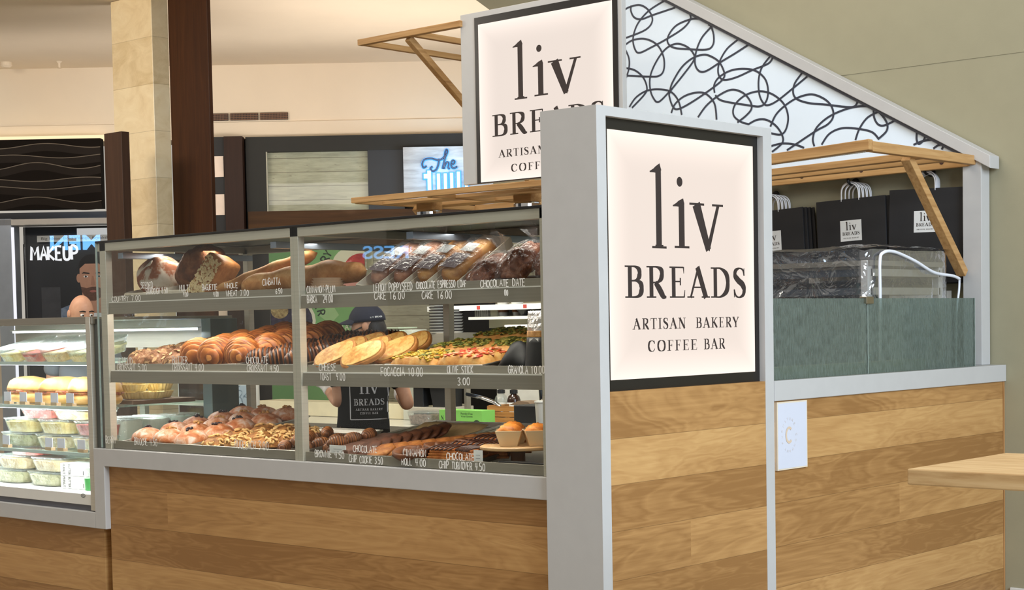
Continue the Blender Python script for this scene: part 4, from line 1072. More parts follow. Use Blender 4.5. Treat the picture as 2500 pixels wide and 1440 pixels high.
# ------------------------------------------------------------------ upper shelf breads
ZU = UP-.012
BOULE = blotch('floury_boule', [(.3, (112, 58, 32)), (.48, (160, 96, 62)), (.56, (214, 200, 182)), (.75, (230, 222, 208))], 9, .75, 6, .3)
def blob_thing(name, label, cat, c, r, m, rot=(0, 0, 0), amp=.08, sc=2.0, seg=30, rings=18, zmin=None, e=None, parent=None):
    o = MB().blob((0, 0, 0), r, seg, rings, lambda d: (1+amp*fn3(d*sc+Vector(c)))*(e(d) if e else 1), zmin=zmin).build(name, m, parent, c, rot, smooth=True)
    if parent is None: tag(o, label, cat)
    return o
t = thing('seeded_boule', 'round floury seeded loaf with a square slash, leftmost bread on the top shelf', 'bread', (-3.06, .30, ZU))
blob_thing('crust', '', '', (0, 0, .135), (.135, .12, .105), BOULE, (R(20), R(25), 0), parent=t)
MB().sheet(6, 6, lambda u, v: (-.085+.085*u+.03*v, -.09-.022*math.sin(math.pi*u)*math.sin(math.pi*v)+.02*v-.01*u, .105+.085*v+.03*u)).build('floury_flap', blotch('flour', [(.3, (206, 190, 170)), (.7, (232, 226, 214))], 40, .8), t, smooth=True, solid=.006)
LINEN = blotch('proofing_linen', [(.3, (196, 184, 164)), (.7, (222, 214, 198))], 30, .85, 4, .3)
def basket(label, x, y, w_, d_, h_, rot):
    mb = MB()
    mb.lathe([(.85, 0), (.95, .03), (1.0, h_), (.94, h_+.006), (.88, .03), (.8, .012)], 32, sx=w_, sy=d_, wav=lambda a: 1+.03*math.sin(5*a))
    o = mb.build('proofing_basket', LINEN, None, (x, y, ZU-.005), (R(8), 0, R(rot)), smooth=True)
    tag(o, label, 'basket', 'linen proofing baskets on the top shelf')
basket('pale linen-lined basket under the floury boule, leftmost on the top shelf', -3.06, .27, .165, .15, .078, 0)
basket('pale linen-lined basket under the dark crusty loaf on the top shelf', -2.74, .27, .165, .15, .084, 15)
DARKB = blotch('dark_crusty_loaf', [(.25, (82, 42, 22)), (.5, (134, 78, 44)), (.7, (168, 112, 72))], 18, .65, 6, .7, .008)
tag(MB().blob((0, 0, 0), (.15, .115, .115), 34, 20, lambda d: 1+.12*fn3(d*1.6)+.05*fn3(d*7), None).build('crusty_loaf', DARKB, None, (-2.765, .33, ZU+.165), (R(10), R(-30), R(10)), smooth=True), 'large dark crusty loaf leaning in a basket on the top shelf', 'bread')
t = thing('oat_loaf', 'oat-crusted pan loaf tipped against the dark crusty loaf on the top shelf', 'bread', (-2.565, .235, ZU+.105))
t.rotation_euler = (R(-8), R(32), R(14))
MB().box(-.055, .055, -.085, .085, -.125, .125).build('loaf_crust', blotch('oat_loaf_side', [(.3, (138, 84, 40)), (.7, (186, 126, 70))], 20, .6, 4, .3), t, bevel=.022, seg=5)
flk = MB(); rs = random.Random(5)
for q in range(330):
    v, z = rs.uniform(-.072, .072), rs.uniform(-.112, .112)
    M = Matrix.Translation((-.0565, v, z)) @ Matrix.Rotation(rs.uniform(0, 6), 4, 'X') @ Matrix.Rotation(rs.uniform(-.5, .5), 4, 'Z')
    vs = [M @ Vector((tt, .0085*math.cos(a), .0055*math.sin(a))) for tt in (0, .002) for a in (0, 1.26, 2.5, 3.8, 5)]
    flk.add(vs, [(4, 3, 2, 1, 0), (5, 6, 7, 8, 9)]+[(i, (i+1) % 5, 5+(i+1) % 5, 5+i) for i in range(5)])
for q in range(260):
    x_, z = rs.uniform(-.045, .045), rs.uniform(-.112, .112)
    M = Matrix.Translation((x_, -.0865, z)) @ Matrix.Rotation(rs.uniform(0, 6), 4, 'Y') @ Matrix.Rotation(rs.uniform(-.5, .5), 4, 'Z')
    vs = [M @ Vector((.0085*math.cos(a), tt, .0055*math.sin(a))) for tt in (0, -.002) for a in (0, 1.26, 2.5, 3.8, 5)]
    flk.add(vs, [(4, 3, 2, 1, 0), (5, 6, 7, 8, 9)]+[(i, (i+1) % 5, 5+(i+1) % 5, 5+i) for i in range(5)])
flk.build('oat_flakes', blotch('oat_flake', [(.3, (196, 168, 118)), (.7, (228, 208, 166))], 60, .8), t)
tag(MB().sheet(14, 10, lambda u, v: (-2.50+u*.30, .40+.10*v+.02*fn3((u*3, v*3, 0)), ZU+.01+.16*v*math.sin(math.pi*(.25+.6*u))+.02*fn3((u*4, v*4, 5)))).build('plastic_bag', clear('grey_plastic_bag', (.8, .8, .82), .08, .35, (170, 172, 178), .2, .9, 30, 3.0), smooth=True), 'crumpled grey plastic bag lying behind the oat loaf on the top shelf', 'bag')
BAG = blotch('baguette_crust', [(.25, (142, 84, 40)), (.5, (190, 132, 76)), (.66, (212, 166, 112)), (.85, (232, 212, 180))], 14, .6, 6, .3)
def stick(name, label, p0, p1, r, n=18, sag=0.0, seed=0):
    p0, p1 = Vector(p0), Vector(p1); L = (p1-p0).length; mb = MB(); pts = []; rad = []
    for k in range(n+1):
        q = k/n; e = max(0, 1-abs(2*q-1)**5)**.5
        pts.append((0, (q-.5)*L, sag*math.sin(math.pi*q)+.006*fn3((q*6, seed, 0)))); rad.append(r*(e*(1+.10*math.sin(q*22+seed)+.06*fn3((q*9, seed, 4)))+.04))
    mb.tube(pts, rad, 18, flat=.85)
    d = (p1-p0).normalized()
    o = mb.build(name, BAG, None, (p0+p1)/2, d.to_track_quat('Y', 'Z').to_euler(), smooth=True)
    return tag(o, label, 'bread')
stick('baguette', 'thin floury baguette slanting up behind the centre post on the top shelf', (-2.47, .17, ZU+.045), (-1.95, .36, ZU+.215), .038, 22, .0, 1)
stick('rustic_baguette', 'thick torn-ended rustic loaf crossing the centre post on the top shelf', (-2.26, .16, ZU+.055), (-1.60, .34, ZU+.12), .066, 22, .01, 5)
for i in range(1):
    CUPM = plain('ribbed_bake_cups', (226, 200, 172), .7, var=.05)
    t = thing('cup_stack', 'leaning stack of ribbed paper baking moulds on the top shelf under the rustic loaf', 'cups', (-1.75, .24, ZU+.004))
    mb = MB()
    for k in range(8): mb.lathe([(.088-.004*k, .011*k), (.098-.004*k, .011*k+.010), (.094-.004*k, .011*k+.0105)], 30)
    mb.build('paper_cups', CUPM, t)
# wrapped loaf cakes, tilted
CAKES = [blotch('loaf_cake_brown', [(.3, (140, 88, 62)), (.55, (182, 126, 96)), (.8, (206, 158, 128))], 14, .6, 4, .2), blotch('loaf_cake_golden', [(.3, (164, 102, 50)), (.55, (204, 146, 82)), (.8, (224, 176, 112))], 14, .6, 4, .2)]
MOULD = plain('pale_paper_mould', (222, 210, 190), .75, var=.06, scale=20)
def twist(mb, p, h, r, seed):
    rs = random.Random(seed)
    for k in range(7):
        a = k*.9; q = Vector(p)
        mb.add([q+Vector((.008*math.cos(a), .008*math.sin(a), 0)), q+Vector((.008*math.cos(a+.9), .008*math.sin(a+.9), 0)), q+Vector((r*math.cos(a+.8), r*math.sin(a+.8)*.6, h*rs.uniform(.7, 1))), q+Vector((r*math.cos(a-.1), r*math.sin(a-.1)*.6, h*rs.uniform(.6, 1)))], [(0, 1, 2, 3)])
def roundbox(w_, l_, h_, e=.35, seg=26, rings=14, amp=.0, seed=0):
    def f(d):
        m_ = max(abs(d.x), abs(d.y), abs(d.z)); return (1/m_)**(1-e)*.86+amp*fn3(d*3+Vector((seed, 0, 0)))
    return MB().blob((0, 0, 0), (w_/2, l_/2, h_/2), seg, rings, f)
for i, (x, lab) in enumerate(((-1.345, 'leftmost'), (-1.203, 'second from left'), (-1.061, 'third from left'), (-.919, 'fourth, golden-topped one'))):
    t = thing('wrapped_loaf_cake', 'loaf cake in cellophane with white sticker, %s in the slanted row' % lab, 'cake', (x, .29, ZU+.130), 0, 'wrapped loaf cakes on the top shelf')
    t.rotation_euler = (R(31), R(7), R(2)); t.scale = (1.1, 1.06, 1.06)
    roundbox(.112, .33, .075, .3, amp=.05, seed=i).build('cake', CAKES[0 if i < 2 else 1], t, (0, 0, .01), smooth=True)
    mb = MB(); a, b = .068, .186
    mb.prism([(-a, -b), (a, -b), (a, b), (-a, b)], lambda u, v, z: (u, v, z), -.034, -.030)
    for sx_, sy_, l_ in ((0, -b, a), (0, b, a)): mb.box(-a, a, sy_-.002, sy_+.002, -.034, .016)
    for s in (-1, 1): mb.box(s*a-.002, s*a+.002, -b, b, -.034, .016)
    mb.build('paper_mould', MOULD, t)
    MB().box(-.028, .03, -.005, .055, .0555, .0565).build('white_sticker', plain('sticker_white', (196, 198, 198), .7), t)
    MB().box(-.04, .04, -.125, -.02, .0525, .0535).build('lilac_label', plain('lilac_grey_label', (150, 132, 134), .6), t)
    fm = roundbox(.134, .37, .112, .25, amp=.10, seed=i*3); twist(fm, (.0, .17, .03), .10, .05, i)
    fm.build('cellophane_wrap', FILM, t, (0, 0, .012), smooth=False)
BAB = blotch('babka_swirl', [(.25, (72, 40, 30)), (.5, (140, 84, 58)), (.7, (190, 130, 96))], 12, .45, 5, .3, dist=2.0)
for i, (x, y, z, lab) in enumerate(((-.775, .24, ZU+.075, 'slumped against the loaf cakes'), (-.60, .25, ZU+.115, 'on the wooden board, left'), (-.41, .25, ZU+.12, 'on the wooden board, right by the pillar'))):
    t = thing('wrapped_babka', 'chocolate babka in crinkled cellophane %s' % lab, 'bread', (x, y, z), 0, 'wrapped babkas on the top shelf')
    t.rotation_euler = (R(38), 0, R(-8+6*i))
    MB().blob((0, 0, 0), (.075, .12, .055), 30, 18, lambda d, i=i: 1+.14*fn3(d*3+Vector((i*4, 0, 0)))+.06*math.sin(9*d.y)).build('babka', BAB, t, smooth=True)
    fm = MB().blob((0, 0, 0), (.088, .145, .068), 18, 12, lambda d, i=i: 1+.12*fn3(d*4+Vector((i, 7, 0)))+.06*fn3(d*11)); twist(fm, (0, .13, .02), .09, .05, 10+i)
    fm.build('cellophane_wrap', FILM, t)
    if i: 
        MB().box(-.07, .07, -.125, -.115, -.03, .012).build('brown_band', plain('brown_label_band', (58, 44, 38), .6), t)
tag(bx('bread_board', -.70, -.33, .12, .36, ZU+.0, ZU+.022, plain('honey_board', (196, 150, 90), .5, var=.1)), 'honey-coloured wooden board under the wrapped babkas on the top shelf', 'board')

# ------------------------------------------------------------------ lowest level right end: stand, cups, cards
t = thing('cake_stand', 'round wooden stand holding square paper muffin cups, lowest level by the pillar', 'stand', (-.635, .25, BOT+.003))
WST = plain('dark_stained_wood', (104, 66, 38), .5, var=.15, scale=30)
MB().lathe([(.15, .072), (.155, .076), (.155, .084), (.15, .088)], 36).build('top_plate', plain('pale_beech', (196, 158, 112), .5, var=.08, scale=20), t)
MB().lathe([(.06, 0), (.06, .01), (.03, .02), (.03, .06), (.07, .072)], 24).build('pedestal', WST, t)
CUPP = plain('cream_paper_cup', (222, 196, 156), .7, var=.04)
MUF = blotch('muffin_top', [(.3, (130, 60, 26)), (.55, (212, 128, 48)), (.8, (240, 180, 90))], 24, .5, 5, .5)
t = thing('muffin_cup', 'x', 'muffin'); mc = t
mb = MB()
a0, a1 = .034, .052
mb.add([(-a0, -a0, 0), (a0, -a0, 0), (a0, a0, 0), (-a0, a0, 0), (-a1, -a1, .062), (a1, -a1, .062), (a1, a1, .062), (-a1, a1, .062)], [(3, 2, 1, 0), (0, 1, 5, 4), (1, 2, 6, 5), (2, 3, 7, 6), (3, 0, 4, 7)])
mb.build('paper_cup', CUPP, t, solid=.002)
MB().blob((0, 0, .058), (.049, .049, .032), 20, 12, lambda d: 1+.2*fn3(d*4)).build('muffin_top', MUF, t, smooth=True)
for i, (x, y, lab) in enumerate(((-.705, .30, 'on the left of the round wooden stand'), (-.625, .19, 'at the front of the round wooden stand'), (-.54, .26, 'at the right of the round wooden stand'))):
    place(mc, (x, y, BOT+.0925), (0, 0, R(20+15*i)), 'orange-topped muffin in a square paper cup %s' % lab, 'muffin', 'muffin cups on the stand', i == 0)
def pcard(label, x, y, z, w_, h_, group='price cards in the cases'):
    t = thing('price_card', label, 'card', (x, y, z), 0, group)
    MB().box(-w_/2, w_/2, -.001, .001, 0, h_).build('card', WHITE, t)
    mb = MB()
    for k in range(3): mb.add([(-w_*.25, -.0014, h_*(.35+.18*k)), (w_*.25, -.0014, h_*(.35+.18*k)), (w_*.25, -.0014, h_*(.38+.18*k)), (-w_*.25, -.0014, h_*(.38+.18*k))], [(0, 1, 2, 3)])
    mb.build('card_print', plain('grey_print', (150, 150, 150), .7), t)
    return t
pcard('white card leaning before the brownies, lowest level', -1.535, .083, .952, .105, .062)
pcard('tall white card at the right end of the turnover pan, lowest level', -.70, .083, .952, .048, .072)
tag(bx('plastic_tray', -.60, -.33, .09, .13, .9485, .985, BLKPLASTIC), 'low black tray in the shade below the muffin stand', 'tray')
# ------------------------------------------------------------------ low refrigerated case at left
t = thing('cold_case', 'low bright refrigerated glass case of wraps and tubs at the left end of the counter', 'display case', (-4.3, .5, .615))
X = lambda x: x+4.3
Y = lambda y: y-.5
Z = lambda z: z-.615
def lb(name, x0, x1, y0, y1, z0, z1, m=STEEL, bev=.0015):
    return MB().box(X(x0), X(x1), Y(y0), Y(y1), Z(z0), Z(z1)).build(name, m, t, bevel=bev)
WHT = plain('white_enamel', (222, 220, 214), .35, var=.01)
lb('base_panel', -5.4, -3.345, .035, .10, .645, .70, WHT)
lb('base_rail', -5.4, -3.31, .045, .9, .615, .645, plain('dark_base_gap', (92, 92, 98), .4))
lb('front_post', -3.345, -3.305, .028, .075, .62, 1.60, STEEL)
lb('front_post', -3.304, -3.262, .05, .09, .62, 1.59, plain('dark_post', (96, 98, 96), .3, .6))
lb('top_rail', -5.4, -3.29, .03, .075, 1.565, 1.602, STEELD)
lb('top_panel', -5.4, -3.29, .075, .92, 1.585, 1.60, STEELD)
lb('rear_panel', -3.33, -3.25, .74, .92, .615, 1.585, plain('slate_case_end', (84, 96, 96), .4, var=.03), .002)
lb('glass_pane', -5.4, -3.345, .036, .042, .70, 1.567, GLASS, 0)
lb('floor_panel', -5.4, -3.345, .1, .9, .69, .70, WHT)
lb('rear_frame', -5.4, -3.33, .88, .905, 1.43, 1.585, STEELD)
lb('rear_frame', -5.4, -3.33, .88, .905, .70, .76, STEELD)
lb('rear_door', -4.6, -3.4, .882, .890, .76, 1.43, GLASS, 0)
lb('door_stile', -4.10, -4.05, .875, .905, .76, 1.43, STEELD)
SHG = clear('shelf_glass', (.90, .96, .94), .08, .06, (190, 220, 212))
LED = emis('cool_white_led', (236, 240, 255), 5.5)
for z_ in (1.372, 1.142, .905):
    lb('shelf_plate', -5.4, -3.345, .07, .80, z_-.008, z_, SHG, 0)
    lb('shelf_front', -5.4, -3.345, .062, .07, z_-.016, z_+.001, plain('pale_green_glass_edge', (186, 204, 198), .2), 0)
    lb('shelf_back_rail', -5.4, -3.345, .80, .825, z_-.03, z_+.0, STEEL)
for z_, y_ in ((1.525, .74), (1.353, .09), (1.122, .09)):
    mb = MB()
    for k in range(64): mb.box(X(-5.2+k*.0285), X(-5.2+k*.0285+.02), Y(y_), Y(y_+.018), Z(z_), Z(z_+.012))
    mb.build('led_strip', LED, t)
    lb('led_channel', -5.22, -3.36, y_-.004, y_+.022, z_+.012, z_+.018, STEEL)
for z_, y_, p_ in ((1.515, .70, 14.0), (1.505, .25, 9.0), (1.345, .12, 9), (1.335, .5, 8), (1.115, .12, 9), (1.11, .5, 6), (.88, .12, 8)):  # rows without an LED strip are fill, added to brighten the food
    lamp_in('cold_case_led_and_fill', (-4.28, y_, z_), 1.85, .05, p_, (.93, .96, 1))
# its contents
FILL = [blotch('greens_fill', [(.3, (120, 124, 70)), (.5, (196, 188, 140)), (.75, (222, 216, 180))], 30, .6, 4, .3),
        blotch('chicken_fill', [(.3, (168, 132, 84)), (.55, (220, 198, 150)), (.8, (236, 224, 196))], 30, .6, 4, .3),
        blotch('berry_fill', [(.3, (150, 40, 40)), (.6, (214, 90, 80)), (.8, (230, 170, 150))], 26, .5, 4, .3),
        blotch('yellow_fill', [(.3, (206, 170, 70)), (.55, (236, 216, 140)), (.8, (244, 236, 200))], 26, .5, 4, .3)]
def tubbox(name, w_, d_, h_, fill, label, cat, loc, rot, grp, frac=.75, tilt=0.0):
    t = thing(name, label, cat, loc, rot, grp); t.rotation_euler = (tilt, 0, rot)
    def sh(s, z0, z1, k=0.86):
        mb = MB(); a = oval(w_/2*s, d_/2*s, 22, 4)
        b = [(x*k, y*k) for x, y in a]
        n = len(a)
        mb.add([(x, y, z0) for x, y in b]+[(x, y, z1) for x, y in a], [tuple(range(n-1, -1, -1))]+[(i, (i+1) % n, n+(i+1) % n, n+i) for i in range(n)]+[tuple(range(n, 2*n))])
        return mb
    f = sh(.95, .003, h_*frac); f.v = [(x, y, z+(.012*fn3((x*40, y*40, 1)) if z > .01 else 0)) for x, y, z in f.v]
    f.build('food_fill', fill, t)
    sh(1, 0, h_).build('clear_box', TUB, t, bevel=.003)
    l = sh(1.03, h_+.0005, h_+.006, 1.0); l.build('lid', TUB, t)
    return t
wl = ['far left', 'left', 'middle', 'right']
for i, x in enumerate((-4.30, -4.08, -3.88, -3.63)):
    f = FILL[[3, 2, 1, 0][i]]
    tubbox('salad_box', .24, .30, .075, f, 'clear clamshell box tilted on the top glass shelf of the cold case, %s' % wl[i], 'box', (x, .30, 1.395), R(-6), 'clamshell boxes on the cold case top shelf', .6, R(14))
BUN = blotch('sandwich_bread', [(.3, (196, 132, 66)), (.6, (232, 182, 108)), (.8, (246, 214, 150))], 10, .55, 4, .2)
HAM = blotch('sandwich_filling', [(.3, (88, 60, 40)), (.5, (190, 96, 70)), (.7, (180, 176, 90)), (.85, (236, 220, 190))], 50, .5, 3, .5)
for i, (x, lab, rr_) in enumerate(((-4.22, 'leftmost, half out of view', 10), (-3.88, 'second from left, cut end forward', 35), (-3.70, 'third from left, rounded end forward', -35), (-3.50, 'rightmost, by the steel post', -20))):
    t = thing('sandwich', 'toasted roll sandwich on the second cold shelf, %s' % lab, 'sandwich', (x, .24, 1.143+.012), R(rr_), 'sandwiches on the second shelf')
    MB().blob((0, 0, 0), (.145, .082, .072), 24, 14, lambda d: (1/max(abs(d.x), abs(d.y), .8*abs(d.z)))**.25+.04*fn3(d*3), zmin=0).build('bread_top', BUN, t, (0, 0, .058), smooth=True)
    MB().blob((0, 0, 0), (.142, .086, .022), 24, 10, lambda d: 1+.18*fn3(d*9)).build('filling', HAM, t, (0, 0, .052), smooth=True)
    MB().blob((0, 0, 0), (.140, .08, .036), 24, 12, lambda d: (1/max(abs(d.x), abs(d.y), .8*abs(d.z)))**.25, None).build('bread_bottom', BUN, t, (0, 0, .022), smooth=True)
TANB = plain('kraft_card_base', (176, 146, 112), .8)
def tent(label, x, y, z):
    t = thing('price_tag', label, 'tag', (x, y, z), 0, 'white price tags in the cold case')
    MB().box(-.034, .034, -.001, .001, .014, .066).build('card', plain('lilac_white_card', (214, 216, 228), .6), t)
    MB().box(-.028, .028, -.006, .02, 0, .016).build('card_foot', TANB, t)
for i, x in enumerate((-4.19, -4.035, -3.885, -3.735, -3.59)): tent('white price tag on a tan foot before the sandwiches, %s from left' % ORD[i], x, .085, 1.143)
for i, x in enumerate((-4.22, -3.80, -3.685, -3.50)): tent('white price tag before the tubs on the third cold shelf, %s from left' % ORD[i], x, .085, .906)
NM = ['greens', 'pale chicken salad', 'red fruit', 'yellow salad']
for lv, (z_, items) in enumerate(((.906, ((-4.24, 0, 1), (-3.90, 1, 1), (-3.56, 1, 1), (-4.22, 3, 2), (-3.88, 3, 2), (-3.54, 2, 2), (-4.06, 2, 3), (-3.74, 3, 3))), (.701, ((-4.34, 0, 1), (-3.99, 0, 1), (-4.31, 1, 2), (-3.96, 1, 2), (-4.20, 2, 3))))):
    cnt = {}
    for j, (x, fi, layer) in enumerate(items):
        cnt[layer] = cnt.get(layer, 0)+1
        tubbox('deli_tub', .31, .27, .070 if layer < 3 else .05, FILL[fi], 'clear tub of %s, %s from left, %s layer, %s cold shelf' % (NM[fi], ORD[cnt[layer]-1], ['bottom', 'second', 'top'][layer-1], ['third', 'lowest'][lv]), 'tub', (x, .26+.006*layer, z_+.001+.0775*(layer-1)), 0, 'deli tubs in the cold case', .84)
def bbox(label, z):
    t = thing('butter_box', label, 'box', (-3.69, .21, z), R(4), 'butter boxes')
    ct = MB().box(-.105, .105, -.06, .06, 0, .066).build('carton', WHT, t, bevel=.002)
    mb = MB()
    for k, s in enumerate(('PEANUT', 'BUTTER')):
        F = lambda u, v, k=k: (-.085+.045*k+v, -.0606, .062-u)
        vs, fs = sans(s, F, 0, .056, 0, .02, .01); mb.add(vs, fs)
    mb.build('box_print', BLACK, ct)
    MB().box(.085, .09, -.0606, -.060, .008, .03).build('box_mark', BLACK, t)
bbox('white carton with black upright lettering on the lowest shelf of the cold case, lower one', .7015)
bbox('white carton with black upright lettering on the lowest shelf of the cold case, upper one', .769)
for i, (x, c, nm) in enumerate(((-3.545, (60, 140, 70), 'green'), (-3.45, (196, 70, 76), 'red'))):
    t = thing('drink_cup', 'clear drink cup with a %s band on the lowest shelf of the cold case' % nm, 'cup', (x, .17, .7015), 0, 'drink cups in the cold case')
    MB().lathe([(.034, 0), (.037, .062)], 24).build('colour_band', plain('band_'+nm, c, .4), t, smooth=False)
    MB().lathe([(.0372, .063), (.040, .115), (.041, .118)], 24).build('cup_wall', TUB, t, smooth=True)
oo = MB(); F = lambda u, v: (u, 0, v); ribbon(oo, [(.018*math.cos(a), .009*math.sin(a), .003) for a in [R(q*12) for q in range(30)]], F, True)
serif_ribbons(oo, 'ISA', F, -.010, .010, -.003, .006)
tag(oo.build('oval_badge', BLACK, None, (-3.42, .0335, .692)), 'small black oval badge at the bottom right of the cold case', 'badge')
# mini tart shells seen through the end glass
TART = blotch('pale_tart_shell', [(.3, (206, 176, 112)), (.6, (236, 214, 156)), (.8, (246, 232, 190))], 20, .6, 3, .1)
ta = MB().lathe([(.056, 0), (.074, .036), (.068, .036), (.06, .012)], 44, wav=lambda a: 1+.04*math.cos(22*a)).build('tart_shell', TART)
i = 0
tpos = []
for (x, y) in ((-3.50, .42), (-3.50, .58)):
    for k in range(4): tpos.append((x, y, 1.168+.0385*k, 'stacked tart shell, level %d from the bottom of the %s stack in the cold case' % (k+1, 'left' if y < .5 else 'right')))
tpos.append((-3.42, .47, 1.168, 'single pale tart shell in front of the two stacks in the cold case'))
for x, y, z, lab in tpos:
    place(ta, (x, y, z), (0, 0, .2*i), lab, 'tart shell', 'tart shells in the cold case', i == 0); i += 1
tag(bx('tart_tray', -3.60, -3.345, .30, .70, 1.1435, 1.166, plain('brown_tray', (120, 92, 74), .5)), 'brown tray under the stacked tart shells in the cold case', 'tray')
for i, y in enumerate((.32, .50, .68)):
    tubbox('white_tub', .19, .16, .165, plain('white_cream_fill', (214, 218, 206), .6, var=.03), 'cloudy white square tub on the third cold shelf, %s from the front' % ORD[i], 'tub', (-3.46, y, .907), 0, 'cloudy tubs', .93)
tag(bx('blue_bin', -3.62, -3.36, .70, .79, 1.375, 1.43, plain('blue_plastic', (92, 136, 196), .4)), 'blue plastic bin at the back of the cold case top shelf', 'bin')

# ------------------------------------------------------------------ kiosk interior
STONE = plain('pale_stone_worktop', (206, 202, 190), .18, var=.03, scale=6)
MARB = blotch('white_marble', [(.35, (214, 210, 200)), (.62, (226, 223, 214)), (.7, (196, 190, 178))], 3, .3, 6, 0, dist=1.5)
t = thing('worktop', 'long pale stone worktop with grey edge behind the pastry case', 'worktop', (-3.0, 2.9, .9))
MB().box(-2.6, 2.0, -.48, .46, -.03, 0).build('stone_slab', STONE, t, bevel=.002)
MB().box(-2.6, 2.0, -.485, -.48, -.075, 0).build('steel_edge', STEELD, t)
MB().box(-2.6, 1.98, -.44, .46, -.9, -.03).build('cupboard', plain('dark_cupboard', (70, 68, 64), .5), t)
tag(bx('backsplash_panel', -3.58, -.3, 3.355, 3.371, .905, 1.66, MARB), 'white marble panel on the wall behind the worktop', 'panel')
tag(bx('back_ledge', -5.6, -3.72, 2.95, 3.2, .902, 1.0, plain('cream_ledge', (226, 216, 184), .5)), 'cream boxed ledge at the left end of the worktop', 'ledge')
# green glove box
GRN = plain('lime_carton', (128, 196, 92), .5, var=.03)
t = thing('glove_box', 'lime green carton of gloves on the stone worktop', 'box', (-3.20, 2.66, .9015), R(0), None)
ct = MB().box(-.182, .182, -.06, .06, 0, .098).build('carton', GRN, t, bevel=.002)
F = lambda u, v: (u, -.0606, v)
mb = MB(); serif_ribbons(mb, 'N', F, -.168, -.14, .035, .026)
vs, fs = sans('BLE', F, -.115, -.035, .035, .024, .012); mb.add(vs, fs)
vs, fs = sans('Powder-Free', F, .005, .105, .070, .014, .004); mb.add(vs, fs)
vs, fs = sans('Vinyl Gloves', F, .005, .105, .052, .014, .004); mb.add(vs, fs)
mb.add([F(.138+.026*math.cos(k*.3), .026+.014*math.sin(k*.3)) for k in range(21)], [tuple(range(21))])
mb.build('carton_print', plain('dark_green_print', (22, 52, 28), .5), ct)
tubbox('grain_tub', .21, .18, .075, blotch('grain_fill', [(.3, (92, 72, 62)), (.6, (150, 124, 110)), (.8, (176, 156, 140))], 60, .7, 3, .3), 'clear low tub of brown grains beside the lime carton', 'tub', (-3.56, 2.66, .9015), 0, None, .75)
t = thing('wooden_crate', 'low slatted wooden crate on the worktop behind the lime carton', 'crate', (-3.08, 3.02, .9015))
CRW = wood_bar('crate_wood', [(.3, (128, 84, 42)), (.6, (172, 122, 68)), (.8, (190, 142, 86))], (3, 40, 40))
for k in range(3): MB().box(-.19, .19, -.10, -.088, .004+.036*k, .036+.036*k).build('slat', CRW, t, bevel=.002)
MB().box(-.19, -.178, -.088, .1, 0, .11).build('end_board', CRW, t, bevel=.002); MB().box(.178, .19, -.088, .1, 0, .11).build('end_board', CRW, t, bevel=.002)
MB().prism([(-.10, .112), (.10, .112), (.06, .135), (-.02, .14)], lambda u, v, t_: (u+.05, t_, v), -.05, .08).build('handle_board', plain('worn_board', (128, 106, 84), .7), t)
tag(MB().tube([(-.06, 0, 0), (.0, 0, .001), (.02, 0, .001), (.06, 0, 0)], [.004, .005, .005, .002], 10).build('pen', BLKPLASTIC, None, (-2.98, 2.84, .907), (0, 0, R(4))), 'dark pen lying before the wooden crate', 'pen')
AMB = plain('amber_glass', (50, 30, 20), .15)
def pump(x, y, label, glassm, lab):
    t = thing('soap_bottle', label, 'bottle', (x, y, .9015+.0), 0, 'pump bottles on the worktop')
    MB().lathe([(.042, 0), (.044, .01), (.044, .13), (.036, .155), (.018, .17), (.016, .175)], 24).build('bottle_body', glassm, t, smooth=True)
    MB().lathe([(.0445, .03), (.0447, .031), (.0447, .115), (.0445, .116)], 24, cap=False).build('paper_label', WHITE if lab else plain('pale_label', (214, 212, 204), .6), t)
    MB().lathe([(.026, .172), (.026, .195), (.012, .2), (.012, .235), (.03, .238), (.03, .25), (.002, .252)], 20).build('pump_head', BLKPLASTIC, t, smooth=False)
    MB().bar((0, 0, .244), (-.05, -.01, .24), .012, .01).build('spout', BLKPLASTIC, t)
pump(-3.40, 3.20, 'clear pump bottle with black top on the worktop by the tap', TUB, False)
pump(-3.29, 3.20, 'amber pump bottle with white label on the worktop', AMB, True)
t = thing('faucet', 'chrome swan-neck tap over the worktop sink', 'tap', (-3.42, 3.0, .9015))
MB().tube([(.20, 0, .0), (.20, 0, .05), (.185, 0, .10), (.14, 0, .128), (.05, 0, .15), (-.10, 0, .175)], [.016, .015, .015, .013, .012, .012], 12).build('spout', MIRRORISH, t, smooth=True)
MB().tube([(.20, -.02, .03), (.30, -.05, .055)], .008, 8).build('lever', BLKPLASTIC, t, smooth=True)
MB().lathe([(.035, 0), (.03, .03), (.018, .04)], 20, (.20, 0, 0)).build('base_ring', BLKPLASTIC, t)
t = thing('coffee_grinder', 'black grinder box at the right end of the worktop by the pillar', 'grinder', (-2.62, 2.72, .9015))
MB().box(-.12, .16, -.14, .14, 0, .14).build('body', BLKPLASTIC, t, bevel=.006)
MB().lathe([(.10, .14), (.09, .16), (.03, .20), (.0, .21)], 24, (.06, .02, 0)).build('lid', STEELD, t, smooth=True)
MB().tube([(-.10, .1, .1), (-.11, .1, .22), (-.15, .1, .30)], .012, 8).build('arm', BLKPLASTIC, t, smooth=True)
t = thing('white_jug', 'white plastic jug in front of the black grinder', 'jug', (-2.44, 2.52, .9015))
MB().lathe([(.05, 0), (.058, .16), (.062, .163), (.062, .172), (.05, .174)], 28).build('jug_body', WHT, t, smooth=False)
MB().lathe([(.012, .174), (.012, .215)], 12).build('stopper', BLKPLASTIC, t)
for k in range(2): tag(bx('black_tray', -2.56+.05*k, -2.10, 2.43, 2.46+.03, .9015+.024*k, .923+.024*k, BLKPLASTIC), '%s thin black tray at the worktop edge by the pillar' % ['lower', 'upper'][k], 'tray', 'thin black trays')
